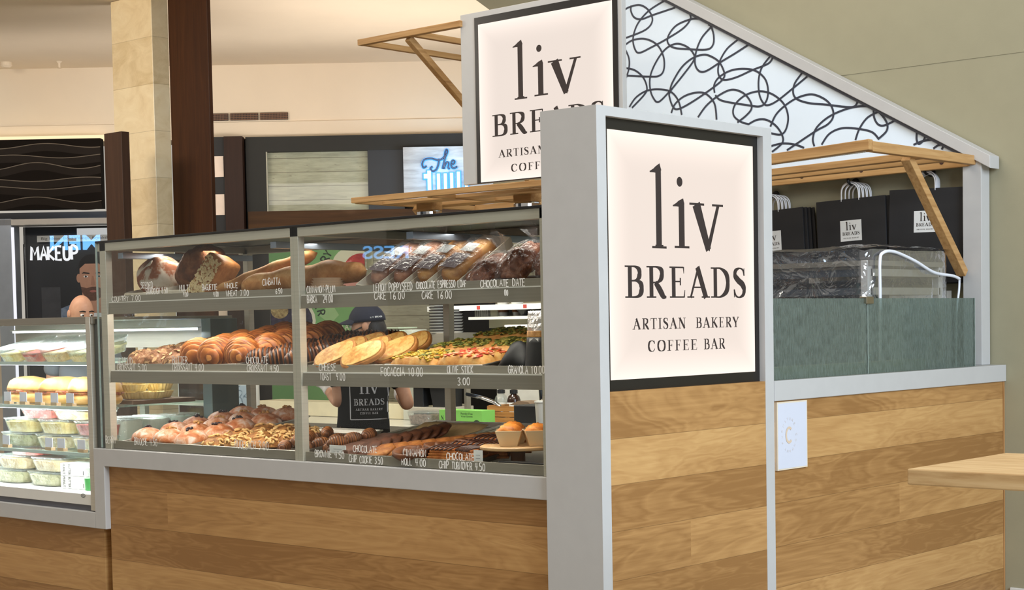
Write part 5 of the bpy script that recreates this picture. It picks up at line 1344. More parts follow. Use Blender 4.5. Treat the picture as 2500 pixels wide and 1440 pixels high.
t = thing('espresso_machine', 'black coffee machine with steel drip shelf on the worktop beside the person', 'coffee machine', (-3.78, 3.02, .9015))
MB().box(-.13, -.04, -.12, .15, 0, .30).build('body', BLKPLASTIC, t, bevel=.004)
MB().box(-.13, .15, -.14, .15, .22, .34).build('head', BLKPLASTIC, t, bevel=.004)
MB().prism([(.03, .09), (.15, .09), (.15, .22), (.0, .22)], lambda u, v, t_: (u, t_, v), -.10, .05).build('group', BLKPLASTIC, t)
MB().box(-.14, .16, -.16, .15, .055, .09).build('drip_shelf', STEEL, t, bevel=.003)
MB().box(-.12, .15, -.13, .15, 0, .055).build('foot', BLKPLASTIC, t)
tag(bx('white_upright', -4.03, -3.93, 2.92, 3.06, .9015, 1.5, plain('pale_green_white', (206, 208, 196), .4)), 'tall pale narrow cabinet standing left of the black coffee machine', 'cabinet')
# wall shelf with cups
t = thing('wall_shelf', 'grey wall shelf with red-marked label strip above the worktop', 'shelf', (-2.6, 3.2, 1.64))
MB().box(-1.3, 1.3, -.16, .15, -.022, 0).build('board', plain('grey_shelf', (150, 146, 138), .5), t)
mb = MB().box(-1.3, 1.3, -.164, -.161, -.024, .010); mb.build('label_strip', WHITE, t)
for x_ in (-.85, -.45, -.1, .3, .62): MB().box(x_, x_+.03, -.1652, -.1642, -.018, .006).build('red_mark', plain('red_label', (170, 60, 52), .6), t)
def papercup(x, y, z, label):
    t = thing('paper_cup', label, 'cup', (x, y, z), 0, 'paper cups below the wall shelf')
    MB().lathe([(.028, 0), (.041, .105), (.043, .106), (.043, .11)], 24).build('cup', WHT, t, smooth=False)
    MB().lathe([(.0325, .025), (.0385, .07)], 24, cap=False).build('sleeve', plain('brown_sleeve', (150, 96, 58), .8), t)
t = thing('wall_ledge', 'long white wall ledge under the shelf carrying paper cups', 'ledge', (-2.9, 3.22, 1.50))
MB().box(-.66, 1.6, -.15, .13, .055, .075).build('upper_board', WHT, t, bevel=.003)
MB().box(-.30, 1.6, -.20, .13, .0, .02).build('lower_board', WHT, t, bevel=.003)
MB().prism([(-.30, 0), (-.27, -.08), (-.24, -.08), (-.24, 0)], lambda u, v, t_: (u, t_, v), -.1, .1).build('bracket', WHT, t)
MB().box(-.66, 1.6, .05, .13, .0, .055).build('rear_board', plain('cream_board', (206, 202, 182), .5), t)
papercup(-3.33, 3.16, 1.5755, 'white paper cup with brown sleeve on the wall ledge, left of two')
papercup(-3.21, 3.16, 1.5755, 'white paper cup with brown sleeve on the wall ledge, right of two')
tag(bx('patterned_box', -3.55, -3.42, 3.12, 3.22, 1.5755, 1.63, crust_bands('squiggle_box', (40, 40, 40), (200, 196, 180), (214, 210, 196), 60, 0)), 'small squiggle-patterned box on the wall ledge', 'box')
tag(bx('cream_box', -3.41, -3.35, 3.12, 3.22, 1.5755, 1.634, plain('cream_card', (226, 218, 186), .7)), 'small cream box beside the patterned box on the wall ledge', 'box')
tag(MB().lathe([(.02, 0), (.028, .012), (.06, .055), (.055, .056)], 24).build('black_funnel', BLKPLASTIC, None, (-3.10, 3.10, 1.5755)), 'black funnel bowl on the wall ledge right of the cups', 'funnel')
# striped cup stack
lids = MB()
STK = None
m, nt, out = mat('striped_cup_stack')
tt = N(nt, 'ShaderNodeTexCoord'); sp = N(nt, 'ShaderNodeSeparateXYZ'); nt.links.new(tt.outputs['Object'], sp.inputs[0])
fr = math_(nt, 'GREATER_THAN', math_(nt, 'FRACT', math_(nt, 'MULTIPLY', sp.outputs['Z'], 52.0)), .45)
cr = ramp(nt, fr, [(.4, srgb(226, 222, 214)), (.6, srgb(40, 36, 36))]); principled(nt, out, .5, 0, cr); STK = m
tag(bx('platform_box', -4.05, -3.58, 2.96, 3.18, 1.40, 1.4745, STEELD), 'grey steel box with black lids below the striped cup stacks', 'box')
for i, (x, n) in enumerate(((-3.77, 10), (-3.66, 8))):
    mb = MB()
    for k in range(n): mb.lathe([(.046, .0192*k), (.056, .0192*k+.011), (.057, .0192*k+.016), (.05, .0192*k+.017)], 26)
    tag(mb.build('cup_stack', STK, None, (x, 3.0+.05*i, 1.475)), '%s stack of nested black and white striped paper cups' % ['taller left', 'shorter right'][i], 'cups', 'striped cup stacks')
t = thing('box_bracket', 'grey steel rack post holding the steel box above the worktop', 'rack', (-3.86, 3.1, .9))
MB().box(-.17, -.145, -.02, .02, 0.0, .50).build('rack_leg', STEELD, t); MB().box(.24, .262, -.02, .02, 0.0, .50).build('rack_leg', STEELD, t)
t = thing('plate_stack', 'stack of pale green plates behind the frosted glass screen', 'plates', (-4.12, 2.95, 1.40), 0)
PLM = plain('celadon_plates', (186, 200, 176), .3)
mb = MB()
for k in range(7): mb.box(-.12+.004*(k % 2), .12, -.09, .09, .018*k, .018*k+.009)
mb.build('plates', PLM, t, bevel=.003)
tag(bx('plate_shelf', -4.5, -4.055, 2.85, 3.1, 1.375, 1.399, STEELD), 'grey steel shelf under the pale green plates', 'shelf')
tag(bx('shelf_post', -4.48, -4.44, 2.95, 3.0, .902, 1.374, STEELD), 'grey steel post under the plate shelf', 'post')
# ------------------------------------------------------------------ side counter: frosted screens, rack, paper bags
RAIN = None
m, nt, out = mat('rain_textured_glass')
v = coords(nt, 'Object', (1, 120, 22)); n = noise_(nt, v, 1.0, 3, .6, .4)
b = N(nt, 'ShaderNodeBump'); b.inputs['Strength'].default_value = .7; b.inputs['Distance'].default_value = .006; nt.links.new(n, b.inputs['Height'])
tr = N(nt, 'ShaderNodeBsdfTransparent'); tr.inputs[0].default_value = (.60, .67, .64, 1)
df = N(nt, 'ShaderNodeBsdfTranslucent'); df.inputs[0].default_value = srgb(168, 182, 176)
d2 = N(nt, 'ShaderNodeBsdfDiffuse'); d2.inputs[0].default_value = srgb(150, 164, 158)
gl = N(nt, 'ShaderNodeBsdfGlossy'); gl.inputs['Roughness'].default_value = .12; nt.links.new(b.outputs[0], gl.inputs['Normal'])
m1 = N(nt, 'ShaderNodeMixShader'); m1.inputs[0].default_value = .5; nt.links.new(df.outputs[0], m1.inputs[1]); nt.links.new(d2.outputs[0], m1.inputs[2])
m2 = N(nt, 'ShaderNodeMixShader'); nt.links.new(math_(nt, 'MULTIPLY_ADD', n, 1.1, -.16), m2.inputs[0]); nt.links.new(tr.outputs[0], m2.inputs[1]); nt.links.new(m1.outputs[0], m2.inputs[2])
m3 = N(nt, 'ShaderNodeMixShader'); m3.inputs[0].default_value = .07; nt.links.new(m2.outputs[0], m3.inputs[1]); nt.links.new(gl.outputs[0], m3.inputs[2])
nt.links.new(m3.outputs[0], out.inputs[0]); RAIN = m
for i, (y0, y1) in enumerate(((1.172, 1.995), (2.0, 3.072))):
    t = thing('glass_screen', ['rain-textured glass screen on the side counter ledge beside the sign pillar', 'rain-textured glass screen on the side counter ledge beside the wall post'][i], 'screen', (-.03, (y0+y1)/2, 1.268), 0, 'textured glass screens')
    MB().box(-.004, .004, y0-(y0+y1)/2, y1-(y0+y1)/2, 0, .346).build('pane', RAIN, t)
    e = (y1-(y0+y1)/2)
    MB().box(-.0045, .0045, e, e+.004, 0, .347).build('pane_edge', GEDGE, t)
tag(bx('glass_clip', -.05, -.012, 1.965, 2.03, 1.588, 1.622, brushed('satin_clip', (180, 172, 156), .3)), 'small satin metal clip joining the two glass screens', 'clip')
tag(bx('oak_offcut', -.108, -.06, 1.2, 2.62, 1.267, 1.32, wood_bar('pale_plank', [(.3, (190, 172, 140)), (.7, (216, 200, 168))], (40, 2, 40))), 'pale wooden plank lying behind the textured glass screens', 'plank')
t = thing('steel_rack', 'steel slatted rack inside a clear plastic cover behind the glass screens', 'rack', (-.55, 2.69, 0))
SLAT = plain('aluminium_slat', (176, 170, 156), .4, .5)
for x_, y_ in ((.33, -.36), (.33, .36), (-.40, -.36), (-.40, .36)): MB().box(x_-.02, x_+.02, y_-.022, y_+.022, 0, 1.80).build('upright', plain('light_metal', (214, 210, 204), .3, .4), t, bevel=.003)
for z_ in (1.24, 1.42, 1.635, 1.725):
    MB().box(-.38, .35, -.352, -.340, z_, z_+.035).build('side_runner', plain('dark_runner', (86, 92, 98), .4, .5), t)
    MB().box(-.38, .35, .340, .352, z_, z_+.035).build('side_runner', SLAT, t)
    MB().box(.335, .347, -.34, .34, z_, z_+.035).build('cross_runner', SLAT, t)
MB().box(-.40, .28, -.3, -.05, 1.0, 1.70).build('dark_crate', BLKPLASTIC, t)
MB().box(-.42, .36, -.38, .38, 1.775, 1.80).build('top_frame', STEELD, t)
COV = clear('clear_vinyl', (.90, .92, .95), .15, .05, (190, 200, 215), .05, 1.0, 7, 2.0, .9)
mb = MB()
def cov(u, v):
    a = 2*math.pi*u; c, s = math.cos(a), math.sin(a)
    x = .395*math.copysign(abs(c)**.28, c); y = .44*math.copysign(abs(s)**.28, s)
    k = v; sag = .02*fn3((c*2, s*2, v*4))
    z = .9+.95*k
    return (x*(1+sag), y*(1+sag), z+.014*fn3((c*3, s*3, 5)))
mb.sheet(72, 26, cov)
def lid(u, v):
    x = (u*2-1); y = (v*2-1); r = 1
    return (x*.395, y*.44, 1.865+.03*(1-x*x)*(1-y*y)-.035*math.sin(3*(u+.2))*math.sin(5*v)*(1-abs(x))+.014*fn3((x*3, y*3, 5)))
mb.sheet(26, 26, lid)
o = mb.build('plastic_cover', COV, t, smooth=True); o['label'] = 'clear crinkled vinyl cover'
PIPE = plain('white_piping', (226, 228, 236), .5)
pts = smooth_pts([(.40, -.36, 1.0), (.405, -.365, 1.6), (.405, -.365, 1.79), (.405, -.33, 1.835), (.405, -.22, 1.84), (.405, -.02, 1.80), (.405, .18, 1.745), (.405, .38, 1.73), (.405, .455, 1.715)], 6)
MB().tube(pts, .008, 8).build('zip_piping', PIPE, t, smooth=True)
pts = smooth_pts([(.405, .455, 1.72), (.40, .46, 1.66), (.40, .43, 1.52), (.40, .42, 1.2)], 6)
MB().tube(pts, .006, 8).build('zip_piping', PIPE, t, smooth=True)
# paper bags on hooks
ROPE = plain('white_rope', (226, 226, 230), .8)
def bag(w_, h_, front):
    t = thing('paper_bag', 'x', 'bag')
    mb = MB(); mb.box(-w_/2, w_/2, -.012, 0, -h_, 0); mb.build('bag_body', BLKPAPER, t, bevel=.002)
    for q in range(2):
        y_ = -.004-.006*q; k = .006*q
        pts = smooth_pts([(-.055, y_, -.012), (-.056+k, y_, .05), (-.035+k, y_, .082-k), (0, y_, .092-k), (.035-k, y_, .082-k), (.056-k, y_, .05), (.055, y_, -.012)], 5)
        MB().tube(pts, .0036, 7).build('rope_handle', ROPE, t, smooth=True)
    if front:
        lp_ = MB().box(-.066, .066, -.0128, -.0119, -.232, -.118).build('logo_patch', WHITE, t)
        F = lambda u, v: (u, -.0131, v)
        a = MB(); serif_ribbons(a, 'liv', F, -.034, .034, -.172, .046); serif_ribbons(a, 'BREADS', F, -.054, .054, -.20, .018, .06)
        serif_ribbons(a, 'ARTISAN BAKERY', F, -.05, .05, -.219, .006, .1)
        a.build('logo_print', INK, lp_)
    return t
bf = bag(.43, .50, True); bb = bag(.43, .50, False)
first = [True, True]
for i, (xc, zt, rot, nm) in enumerate(((-1.39, 2.145, 2.5, 'left'), (-.872, 2.18, 1.8, 'middle'), (-.415, 2.205, -1.2, 'right'))):
    for k in range(4):
        src, fi = (bf, 0) if k == 0 else (bb, 1)
        q = src if first[fi] else copy_tree(src); first[fi] = False
        q.location = (xc+.012*k*(1 if i != 2 else -.4)+.004*k, 3.315+.014*k, zt-.003*k); q.rotation_euler = (0, R(-rot-.5*k), 0)
        tag(q, ['black paper carrier bag with white logo patch, front of the %s bunch on the wall' % nm, 'plain black carrier bag directly behind the logo bag in the %s bunch' % nm, 'plain black carrier bag third back in the %s bunch' % nm, 'plain black carrier bag against the wall in the %s bunch' % nm][k], 'bag', 'black paper carrier bags hung on the wall')
    t = thing('wall_hook', 'black wall hook holding the %s bunch of carrier bags' % nm, 'hook', (xc, 3.372, zt+.09), 0, 'wall hooks')
    MB().lathe([(.022, 0), (.026, .006), (.022, .012)], 16).build('hook_plate', BLKPLASTIC, t, (0, 0, 0), (R(90), 0, 0))
    MB().tube([(0, -.008, 0), (0, -.06, -.012), (0, -.085, .0), (0, -.088, .02)], .008, 8).build('hook_arm', BLKPLASTIC, t, smooth=True)
    MB().blob((0, -.088, .028), (.013, .013, .013), 10, 8).build('hook_knob', BLKPLASTIC, t, smooth=True)

# ------------------------------------------------------------------ table corner at lower right
BEECH = wood_bar('pale_table_top', [(.3, (178, 140, 94)), (.5, (198, 163, 116)), (.72, (212, 180, 134))], (3, 40, 40))
t = thing('bar_table', 'pale wood bar table whose corner juts in at the lower right', 'table', (2.03, -.22, 0))
MB().box(-.50, .50, -.315, .315, 1.055, 1.10).build('table_top', BEECH, t, bevel=.004)
MB().lathe([(.25, 0), (.25, .012), (.04, .03), (.035, 1.0), (.16, 1.045), (.16, 1.055)], 24).build('pedestal', BLACK, t)

# ------------------------------------------------------------------ people
def skin_body(verts, edges, radii, root, sub=2):
    me = bpy.data.meshes.new('b'); me.from_pydata(verts, edges, []); o = bpy.data.objects.new('b', me); COL.objects.link(o)
    md = o.modifiers.new('s', 'SKIN'); md.use_smooth_shade = True
    sv = me.skin_vertices[0].data
    for i, r in enumerate(radii): sv[i].radius = r if isinstance(r, tuple) else (r, r); sv[i].use_root = (i == root)
    s = o.modifiers.new('u', 'SUBSURF'); s.levels = sub; s.render_levels = sub
    dg = bpy.context.evaluated_depsgraph_get(); nm = bpy.data.meshes.new_from_object(o.evaluated_get(dg))
    mb = MB(); mb.v = [tuple(q.co) for q in nm.vertices]; mb.f = [tuple(p.vertices) for p in nm.polygons]
    bpy.data.objects.remove(o); bpy.data.meshes.remove(nm); return mb
def join(a, b): b0 = len(a.v); a.v += b.v; a.f += [tuple(b0+i for i in f) for f in b.f]; return a
def head_mesh(c, yawh, tilt=0.0, s=1.0):
    """head facing local -Y before rotation: skull, jaw, nose, brow, lips, ears"""
    M = Matrix.Translation(c) @ Matrix.Rotation(yawh, 4, 'Z') @ Matrix.Rotation(tilt, 4, 'X') @ Matrix.Scale(s, 4)
    def f(d):
        k = 1.0
        if d.z < 0: k *= 1-.16*(-d.z)**1.5*(1 if d.y > -.2 else .4)
        if d.y < 0:
            k *= 1-.05*(1-abs(d.z))
            k *= 1-.05*math.exp(-((abs(d.x)-.36)**2+(d.z-.02)**2)/.012)      # eye sockets
            k += .05*math.exp(-(d.x**2)/.012-((d.z+.18)**2)/.02)             # nose
            k += .05*math.exp(-(d.x**2)/.004-((d.z+.24)**2)/.006)
            k += .02*math.exp(-(d.x**2)/.05-((d.z+.50)**2)/.004)             # lips
            k += .02*math.exp(-(d.x**2)/.06-((d.z-.17)**2)/.004)             # brow
            k += .04*math.exp(-(d.x**2)/.06-((d.z+.86)**2)/.02)              # chin
        return k
    mb = MB().blob((0, 0, 0), (.076, .096, .118), 40, 32, f)
    for sx_ in (-1, 1):
        mb.blob((sx_*.078, .012, -.008), (.010, .020, .032), 12, 10, lambda d: 1-.25*max(0, -d.z))
    mb.v = [tuple(M @ Vector(v)) for v in mb.v]
    return mb, M
def person(name, label, base, SK, rad, head, hair=None):
    pass
SKINM = blotch('skin_tone', [(.3, (196, 142, 112)), (.7, (216, 164, 134))], 12, .55, 3, .05)
EYEW = plain('eye_white', (230, 226, 220), .3); IRIS = plain('dark_iris', (40, 28, 22), .3); LIP = plain('lip_tone', (180, 104, 92), .5)
def face_parts(M, parent, eyes=True):
    for sx_ in (-1, 1):
        mb = MB().blob((0, 0, 0), (.0125, .0125, .0095), 12, 8); mb.v = [tuple(M @ (Vector(v)+Vector((sx_*.029, -.083, .006)))) for v in mb.v]; eo = mb.build('eye', EYEW, parent, smooth=True)
        mb = MB().blob((0, 0, 0), (.006, .003, .006), 10, 6); mb.v = [tuple(M @ (Vector(v)+Vector((sx_*.029, -.0955, .006)))) for v in mb.v]; mb.build('iris', IRIS, eo, smooth=True)
    mb = MB().blob((0, 0, 0), (.022, .006, .007), 14, 8); mb.v = [tuple(M @ (Vector(v)+Vector((0, -.089, -.058)))) for v in mb.v]; mb.build('lips', LIP, parent, smooth=True)
def fingers(V, E, Rd, palm_i, palm, fw_, side, upn, L=.07, curl=.5):
    """five fingers rooted in the palm: fw_ along the hand, side across it (towards the thumb)"""
    fw_, side, upn = Vector(fw_).normalized(), Vector(side).normalized(), Vector(upn).normalized()
    for k, (o_, l_) in enumerate(((-.030, .78), (-.010, .95), (.010, 1.0), (.029, .92))):
        p = Vector(palm)+fw_*.035+side*o_
        a = len(V); d = fw_
        V.append(tuple(p)); E.append((palm_i, a)); Rd.append(.009)
        for j in range(3):
            ang = curl*(j+.4); d = fw_*math.cos(ang)-upn*math.sin(ang)
            p = p+d*(L*l_*(.45, .32, .25)[j]); V.append(tuple(p)); E.append((len(V)-2, len(V)-1)); Rd.append((.0088, .0082, .0065)[j])
    p = Vector(palm)-fw_*.005+side*.036; V.append(tuple(p)); E.append((palm_i, len(V)-1)); Rd.append(.0105)
    for j in range(2):
        d = (fw_*.8+side*.6-upn*.3*j).normalized(); p = p+d*.033; V.append(tuple(p)); E.append((len(V)-2, len(V)-1)); Rd.append((.0098, .0075)[j])
def build_person(name, label, base, P, mats, cloth, headc, yawh, tilt, gloves=False, rs=1.0):
    """P: joint positions; returns the thing"""
    t = BGT(name, label, 'person', base)
    V, E, Rd = [], [], []
    def add(p, r, par=None):
        V.append(tuple(p)); Rd.append(r)
        if par is not None: E.append((par, len(V)-1))
        return len(V)-1
    pel = add(P['pelvis'], (.150*rs, .115*rs)); wa = add(P['waist'], (.130*rs, .10*rs), pel); ch = add(P['chest'], (.150*rs, .105*rs), wa); ut = add(P['neckbase'], (.085, .07), ch)
    ne = add(P['neck'], .055, ut); add(headc, .06, ne)
    for s in 'LR':
        sh = add(P['sh'+s], .056, ut); mid_ = add(tuple((a+b)/2 for a, b in zip(P['sh'+s], P['el'+s])), .048, sh); el = add(P['el'+s], .040, mid_)
        fm = add(tuple(a*.65+b*.35 for a, b in zip(P['el'+s], P['wr'+s])), .040, el); wr_ = add(P['wr'+s], .027, fm)
        fwd = (Vector(P['wr'+s])-Vector(P['el'+s])).normalized(); palm = Vector(P['wr'+s])+fwd*.05
        pm_ = add(palm, (.034, .018), wr_)
        side = Vector((0, 0, 1)); side = (side-fwd*side.dot(fwd)).normalized(); upn = fwd.cross(side)*(1 if s == 'L' else -1)
        fingers(V, E, Rd, pm_, palm, fwd, side, upn)
        hp = add(P['hip'+s], .092*rs, pel); kn = add(P['kn'+s], .060, hp); an = add(P['an'+s], .042, kn); add(tuple(a+b for a, b in zip(P['an'+s], P['toe'])), .038, an)
    body = skin_body(V, E, Rd, pel)
    h, M = head_mesh(headc, yawh, tilt)
    join(body, h).build('body', SKINM, t, smooth=True)
    face_parts(M, t)
    # shirt
    V, E, Rd = [], [], []
    def add(p, r, par=None):
        V.append(tuple(p)); Rd.append(r)
        if par is not None: E.append((par, len(V)-1))
        return len(V)-1
    q = tuple(a+(0, 0, -.06)[i] for i, a in enumerate(P['pelvis']))
    p0 = add(q, (.172*rs, .135*rs)); p1 = add(P['pelvis'], (.172*rs, .135*rs), p0); wa = add(P['waist'], (.150*rs, .118*rs), p1); ch = add(P['chest'], (.172*rs, .124*rs), wa); ut = add(P['neckbase'], (.105, .085), ch)
    for s in 'LR':
        sh = add(P['sh'+s], .075, ut); add(tuple(a*.62+b*.38 for a, b in zip(P['sh'+s], P['el'+s])), .072, sh); add(tuple(a*.3+b*.7 for a, b in zip(P['sh'+s], P['el'+s])), .070, len(V)-1)
    shirt = skin_body(V, E, Rd, p0)
    shirt.v = [(x+.006*fn3((x*9, y*9, z*9)), y+.006*fn3((x*8, y*8, z*12+4)), z) for x, y, z in shirt.v]
    so = shirt.build('shirt', cloth[0], t, smooth=True)
    # trousers
    V, E, Rd = [], [], []
    pel = add(P['pelvis'], (.160*rs, .125*rs))
    for s in 'LR':
        hp = add(P['hip'+s], .108*rs, pel); kn = add(P['kn'+s], .078, hp); add(tuple(a+(0, 0, .05)[i] for i, a in enumerate(P['an'+s])), .066, kn)
    skin_body(V, E, Rd, pel).build('trousers', cloth[1], t, smooth=True)
    for s in 'LR':
        a = Vector(P['an'+s]); d = Vector(P['toe'])
        MB().blob(tuple(a+d*.55+Vector((0, 0, -.045))), (.05+.07*abs(d.normalized().x), .05+.08*abs(d.normalized().y), .045), 18, 12, zmin=-.035).build('shoe', BLACK, t, smooth=True)
    return t, M, shirt
NAVY = plain('black_navy_cotton', (5, 6, 9), .9, var=.2, scale=20, spec=.1)
CAPN = plain('navy_cap_cloth', (20, 26, 48), .75, var=.12, scale=30)
P = dict(pelvis=(.0, .02, .88), waist=(.0, .02, 1.06), chest=(.015, .0, 1.24), neckbase=(.02, .0, 1.375), neck=(.022, .015, 1.43),
         shL=(-.135, .0, 1.365), shR=(.165, .0, 1.365), elL=(-.125, -.03, 1.085), elR=(.262, -.02, 1.075), wrL=(-.205, .12, 1.165), wrR=(.20, .20, 1.12),
         hipL=(-.085, .02, .83), hipR=(.085, .02, .83), knL=(-.09, .03, .46), knR=(.09, .02, .46), anL=(-.09, .0, .085), anR=(.09, .0, .085), toe=(0, .13, -.03))
base = (-.852, 9.3, 0)
t, M, shirt = build_person('person', 'person in navy cap and black shirt with their back turned behind the pastry case', base, P, None, (NAVY, plain('black_trousers', (28, 28, 30), .8)), (.032, .03, 1.53), R(-100), R(5))
# cap
mb = MB()
def capf(d): return 1+.02*fn3(d*3)
mb.blob((0, .006, .022), (.088, .108, .108), 32, 20, capf, zmin=.0)
mb.v = [tuple(M @ Vector(v)) for v in mb.v]; mb.build('cap_crown', CAPN, t, smooth=True)
mb = MB()
for i in range(13):
    for j in range(5):
        a = -1.15+2.3*i/12; r_ = 1+.85*j/4*(math.cos(a)**.5)
        mb.v.append((.080*math.sin(a)*(1+.02*j), -.088*math.cos(a)*r_-.008, .040-.022*(j/4)+.018*math.cos(a*1.2)-.010))
for i in range(12):
    for j in range(4): mb.f.append((i*5+j, i*5+j+1, (i+1)*5+j+1, (i+1)*5+j))
mb.v = [tuple(M @ Vector(v)) for v in mb.v]; mb.build('cap_brim', CAPN, t, smooth=True, solid=.004)
mb = MB(); F = lambda u, v: tuple(M @ Vector((.0895*math.cos(.4+u*9), .006+.110*math.sin(.4+u*9), .040+v)))
hand_ribbons(mb, 'LIV BREADS', F, 0.0, .08, .0, .007, .0022, 0); mb.build('cap_print', CHALK, t)
HAIR = blotch('dark_hair', [(.3, (18, 14, 14)), (.7, (38, 30, 28))], 40, .5, 4, .4, vscale=(3, 3, .6))
mb = MB().blob((0, .038, -.030), (.076, .074, .105), 26, 18, lambda d: 1+.05*fn3(d*5))
mb.v = [tuple(M @ Vector(v)) for v in mb.v]; mb.build('hair', HAIR, t, smooth=True)
mb = MB().tube([tuple(M @ Vector(v)) for v in ((.080, .01, .0), (.074, -.05, -.02), (.05, -.09, -.03))], .004, 6)
mb.tube([tuple(M @ Vector(v)) for v in ((.080, .02, -.03), (.072, -.05, -.07))], .003, 6)
mb.build('mask_strap', BLACK, t, smooth=True)
mb = MB().blob((0, -.055, -.058), (.062, .052, .052), 20, 14, None); mb.v = [tuple(M @ Vector(v)) for v in mb.v]; mb.build('face_mask', BLACK, t, smooth=True)
# white gloves
for s in 'LR':
    V, E, Rd = [], [], []
    w0 = Vector(P['wr'+s]); fwd = (w0-Vector(P['el'+s])).normalized(); side = Vector((0, 0, 1)); side = (side-fwd*side.dot(fwd)).normalized(); upn = fwd.cross(side)*(1 if s == 'L' else -1)
    V.append(tuple(w0-fwd*.035)); Rd.append(.036); V.append(tuple(w0)); Rd.append(.034); E.append((0, 1)); palm = w0+fwd*.05; V.append(tuple(palm)); Rd.append((.041, .025)); E.append((1, 2))
    fingers(V, E, Rd, 2, palm, fwd, side, upn); Rd[3:] = [r_+.0022 for r_ in Rd[3:]]
    skin_body(V, E, Rd, 0).build('glove', plain('white_glove', (232, 228, 230), .7, var=.04), t, smooth=True)
# print on the back of the shirt, laid onto the cloth
bv = BVHTree.FromPolygons([Vector(v) for v in shirt.v], shirt.f)
def onback(u, v):
    h = bv.ray_cast(Vector((u, -1.0, v)), Vector((0, 1, 0)))
    return (u, (h[0].y if h[0] else -.1)-.004, v)
PR = plain('white_shirt_print', (206, 206, 210), .8)
mb = MB(); cx, cz = .045, 1.138
serif_ribbons(mb, 'liv', onback, cx-.055, cx+.055, cz+.01, .085)
serif_ribbons(mb, 'BREADS', onback, cx-.085, cx+.085, cz-.055, .036, .06)
serif_ribbons(mb, 'ARTISAN BAKERY', onback, cx-.075, cx+.075, cz-.085, .012, .1)
serif_ribbons(mb, 'COFFEE BAR', onback, cx-.05, cx+.05, cz-.106, .012, .1)
def dense(a, b, n=24): return [(a[0]+(b[0]-a[0])*k/n, a[1]+(b[1]-a[1])*k/n, .005) for k in range(n+1)]
cs = [(cx-.105, cz+.115), (cx+.105, cz+.115), (cx+.105, cz-.135), (cx-.105, cz-.135)]
for k in range(4): ribbon(mb, dense(cs[k], cs[(k+1) % 4]), onback)
mb.build('shirt_print', PR, [c for c in t.children if c.name.startswith('shirt')][0])
# bald man behind the cold case
P2 = dict(pelvis=(.0, .0, .93), waist=(.0, .0, 1.1), chest=(.0, .0, 1.30), neckbase=(.0, .0, 1.44), neck=(.0, -.01, 1.51),
          shL=(-.17, .0, 1.43), shR=(.17, .0, 1.43), elL=(-.22, .02, 1.15), elR=(.22, .02, 1.15), wrL=(-.16, -.16, 1.06), wrR=(.18, -.14, 1.03),
          hipL=(-.09, .0, .88), hipR=(.09, .0, .88), knL=(-.1, -.02, .48), knR=(.1, -.02, .48), anL=(-.1, .0, .085), anR=(.1, .0, .085), toe=(.06, -.12, -.03))
t, M, _ = build_person('person', 'bald person in a grey shirt standing behind the cold case, only the head showing', (-2.745, 10.5, 0), P2, None, (plain('grey_shirt_cloth', (120, 124, 132), .8), plain('dark_jeans', (44, 50, 66), .8)), (.0, -.02, 1.642), R(38), R(12), rs=1.05)
mb = MB()
for sx_ in (-1, 1): mb.tube([tuple(M @ Vector(v)) for v in ((sx_*.012, -.093, .030), (sx_*.03, -.092, .034), (sx_*.048, -.080, .028))], .004, 6)
mb.build('eyebrows', HAIR, t, smooth=True)
# ------------------------------------------------------------------ far concourse: piers and storefronts
def marble_tile():
    m, nt, out = mat('travertine_blocks')
    t = N(nt, 'ShaderNodeTexCoord'); sep = N(nt, 'ShaderNodeSeparateXYZ'); nt.links.new(t.outputs['Object'], sep.inputs[0])
    z = math_(nt, 'DIVIDE', math_(nt, 'ADD', sep.outputs['Z'], .06), .354)
    seam = math_(nt, 'LESS_THAN', math_(nt, 'FRACT', z), .012)
    wn = N(nt, 'ShaderNodeTexWhiteNoise', noise_dimensions='1D'); nt.links.new(math_(nt, 'FLOOR', z), wn.inputs['W'])
    n = noise_(nt, coords(nt, 'Object', (2, 2, 3)), 1.8, 6, .65, 1.2)
    f = math_(nt, 'ADD', math_(nt, 'MULTIPLY', n, .8), math_(nt, 'MULTIPLY', wn.outputs[0], .22))
    c = ramp(nt, f, [(.25, srgb(198, 172, 128)), (.5, srgb(222, 200, 160)), (.75, srgb(234, 216, 180))])
    mx = N(nt, 'ShaderNodeMix', data_type='RGBA'); nt.links.new(math_(nt, 'MULTIPLY', seam, .45), mx.inputs[0]); nt.links.new(c, mx.inputs[6]); mx.inputs[7].default_value = srgb(140, 114, 78)
    principled(nt, out, .35, 0, mx.outputs[2]); return m
TRAV = marble_tile()
BROWN = wood_bar('dark_brown_laminate', [(.3, (52, 26, 8)), (.5, (61, 32, 11)), (.7, (70, 38, 14))], (30, 30, 1.5))
BROWN2 = wood_bar('chocolate_laminate', [(.3, (54, 35, 23)), (.7, (66, 44, 30))], (30, 30, 1.5))
tag(bx('marble_pier', -7.09, -6.568, 2.832, 2.982, 0, 4.078, TRAV, bevel=.004), 'tall cream marble-clad pier rising out of the picture at left', 'pier')
tag(bx('brown_pier', -6.567, -6.09, 2.985, 3.02, 0, 4.078, BROWN, bevel=.004), 'tall dark brown panelled pier on the right of the cream marble pier', 'pier')
tag(bx('brown_post', -6.555, -6.338, 2.369, 2.44, 0, 2.98, BROWN2, bevel=.004), 'shorter dark brown post ending before the cream marble pier', 'post')

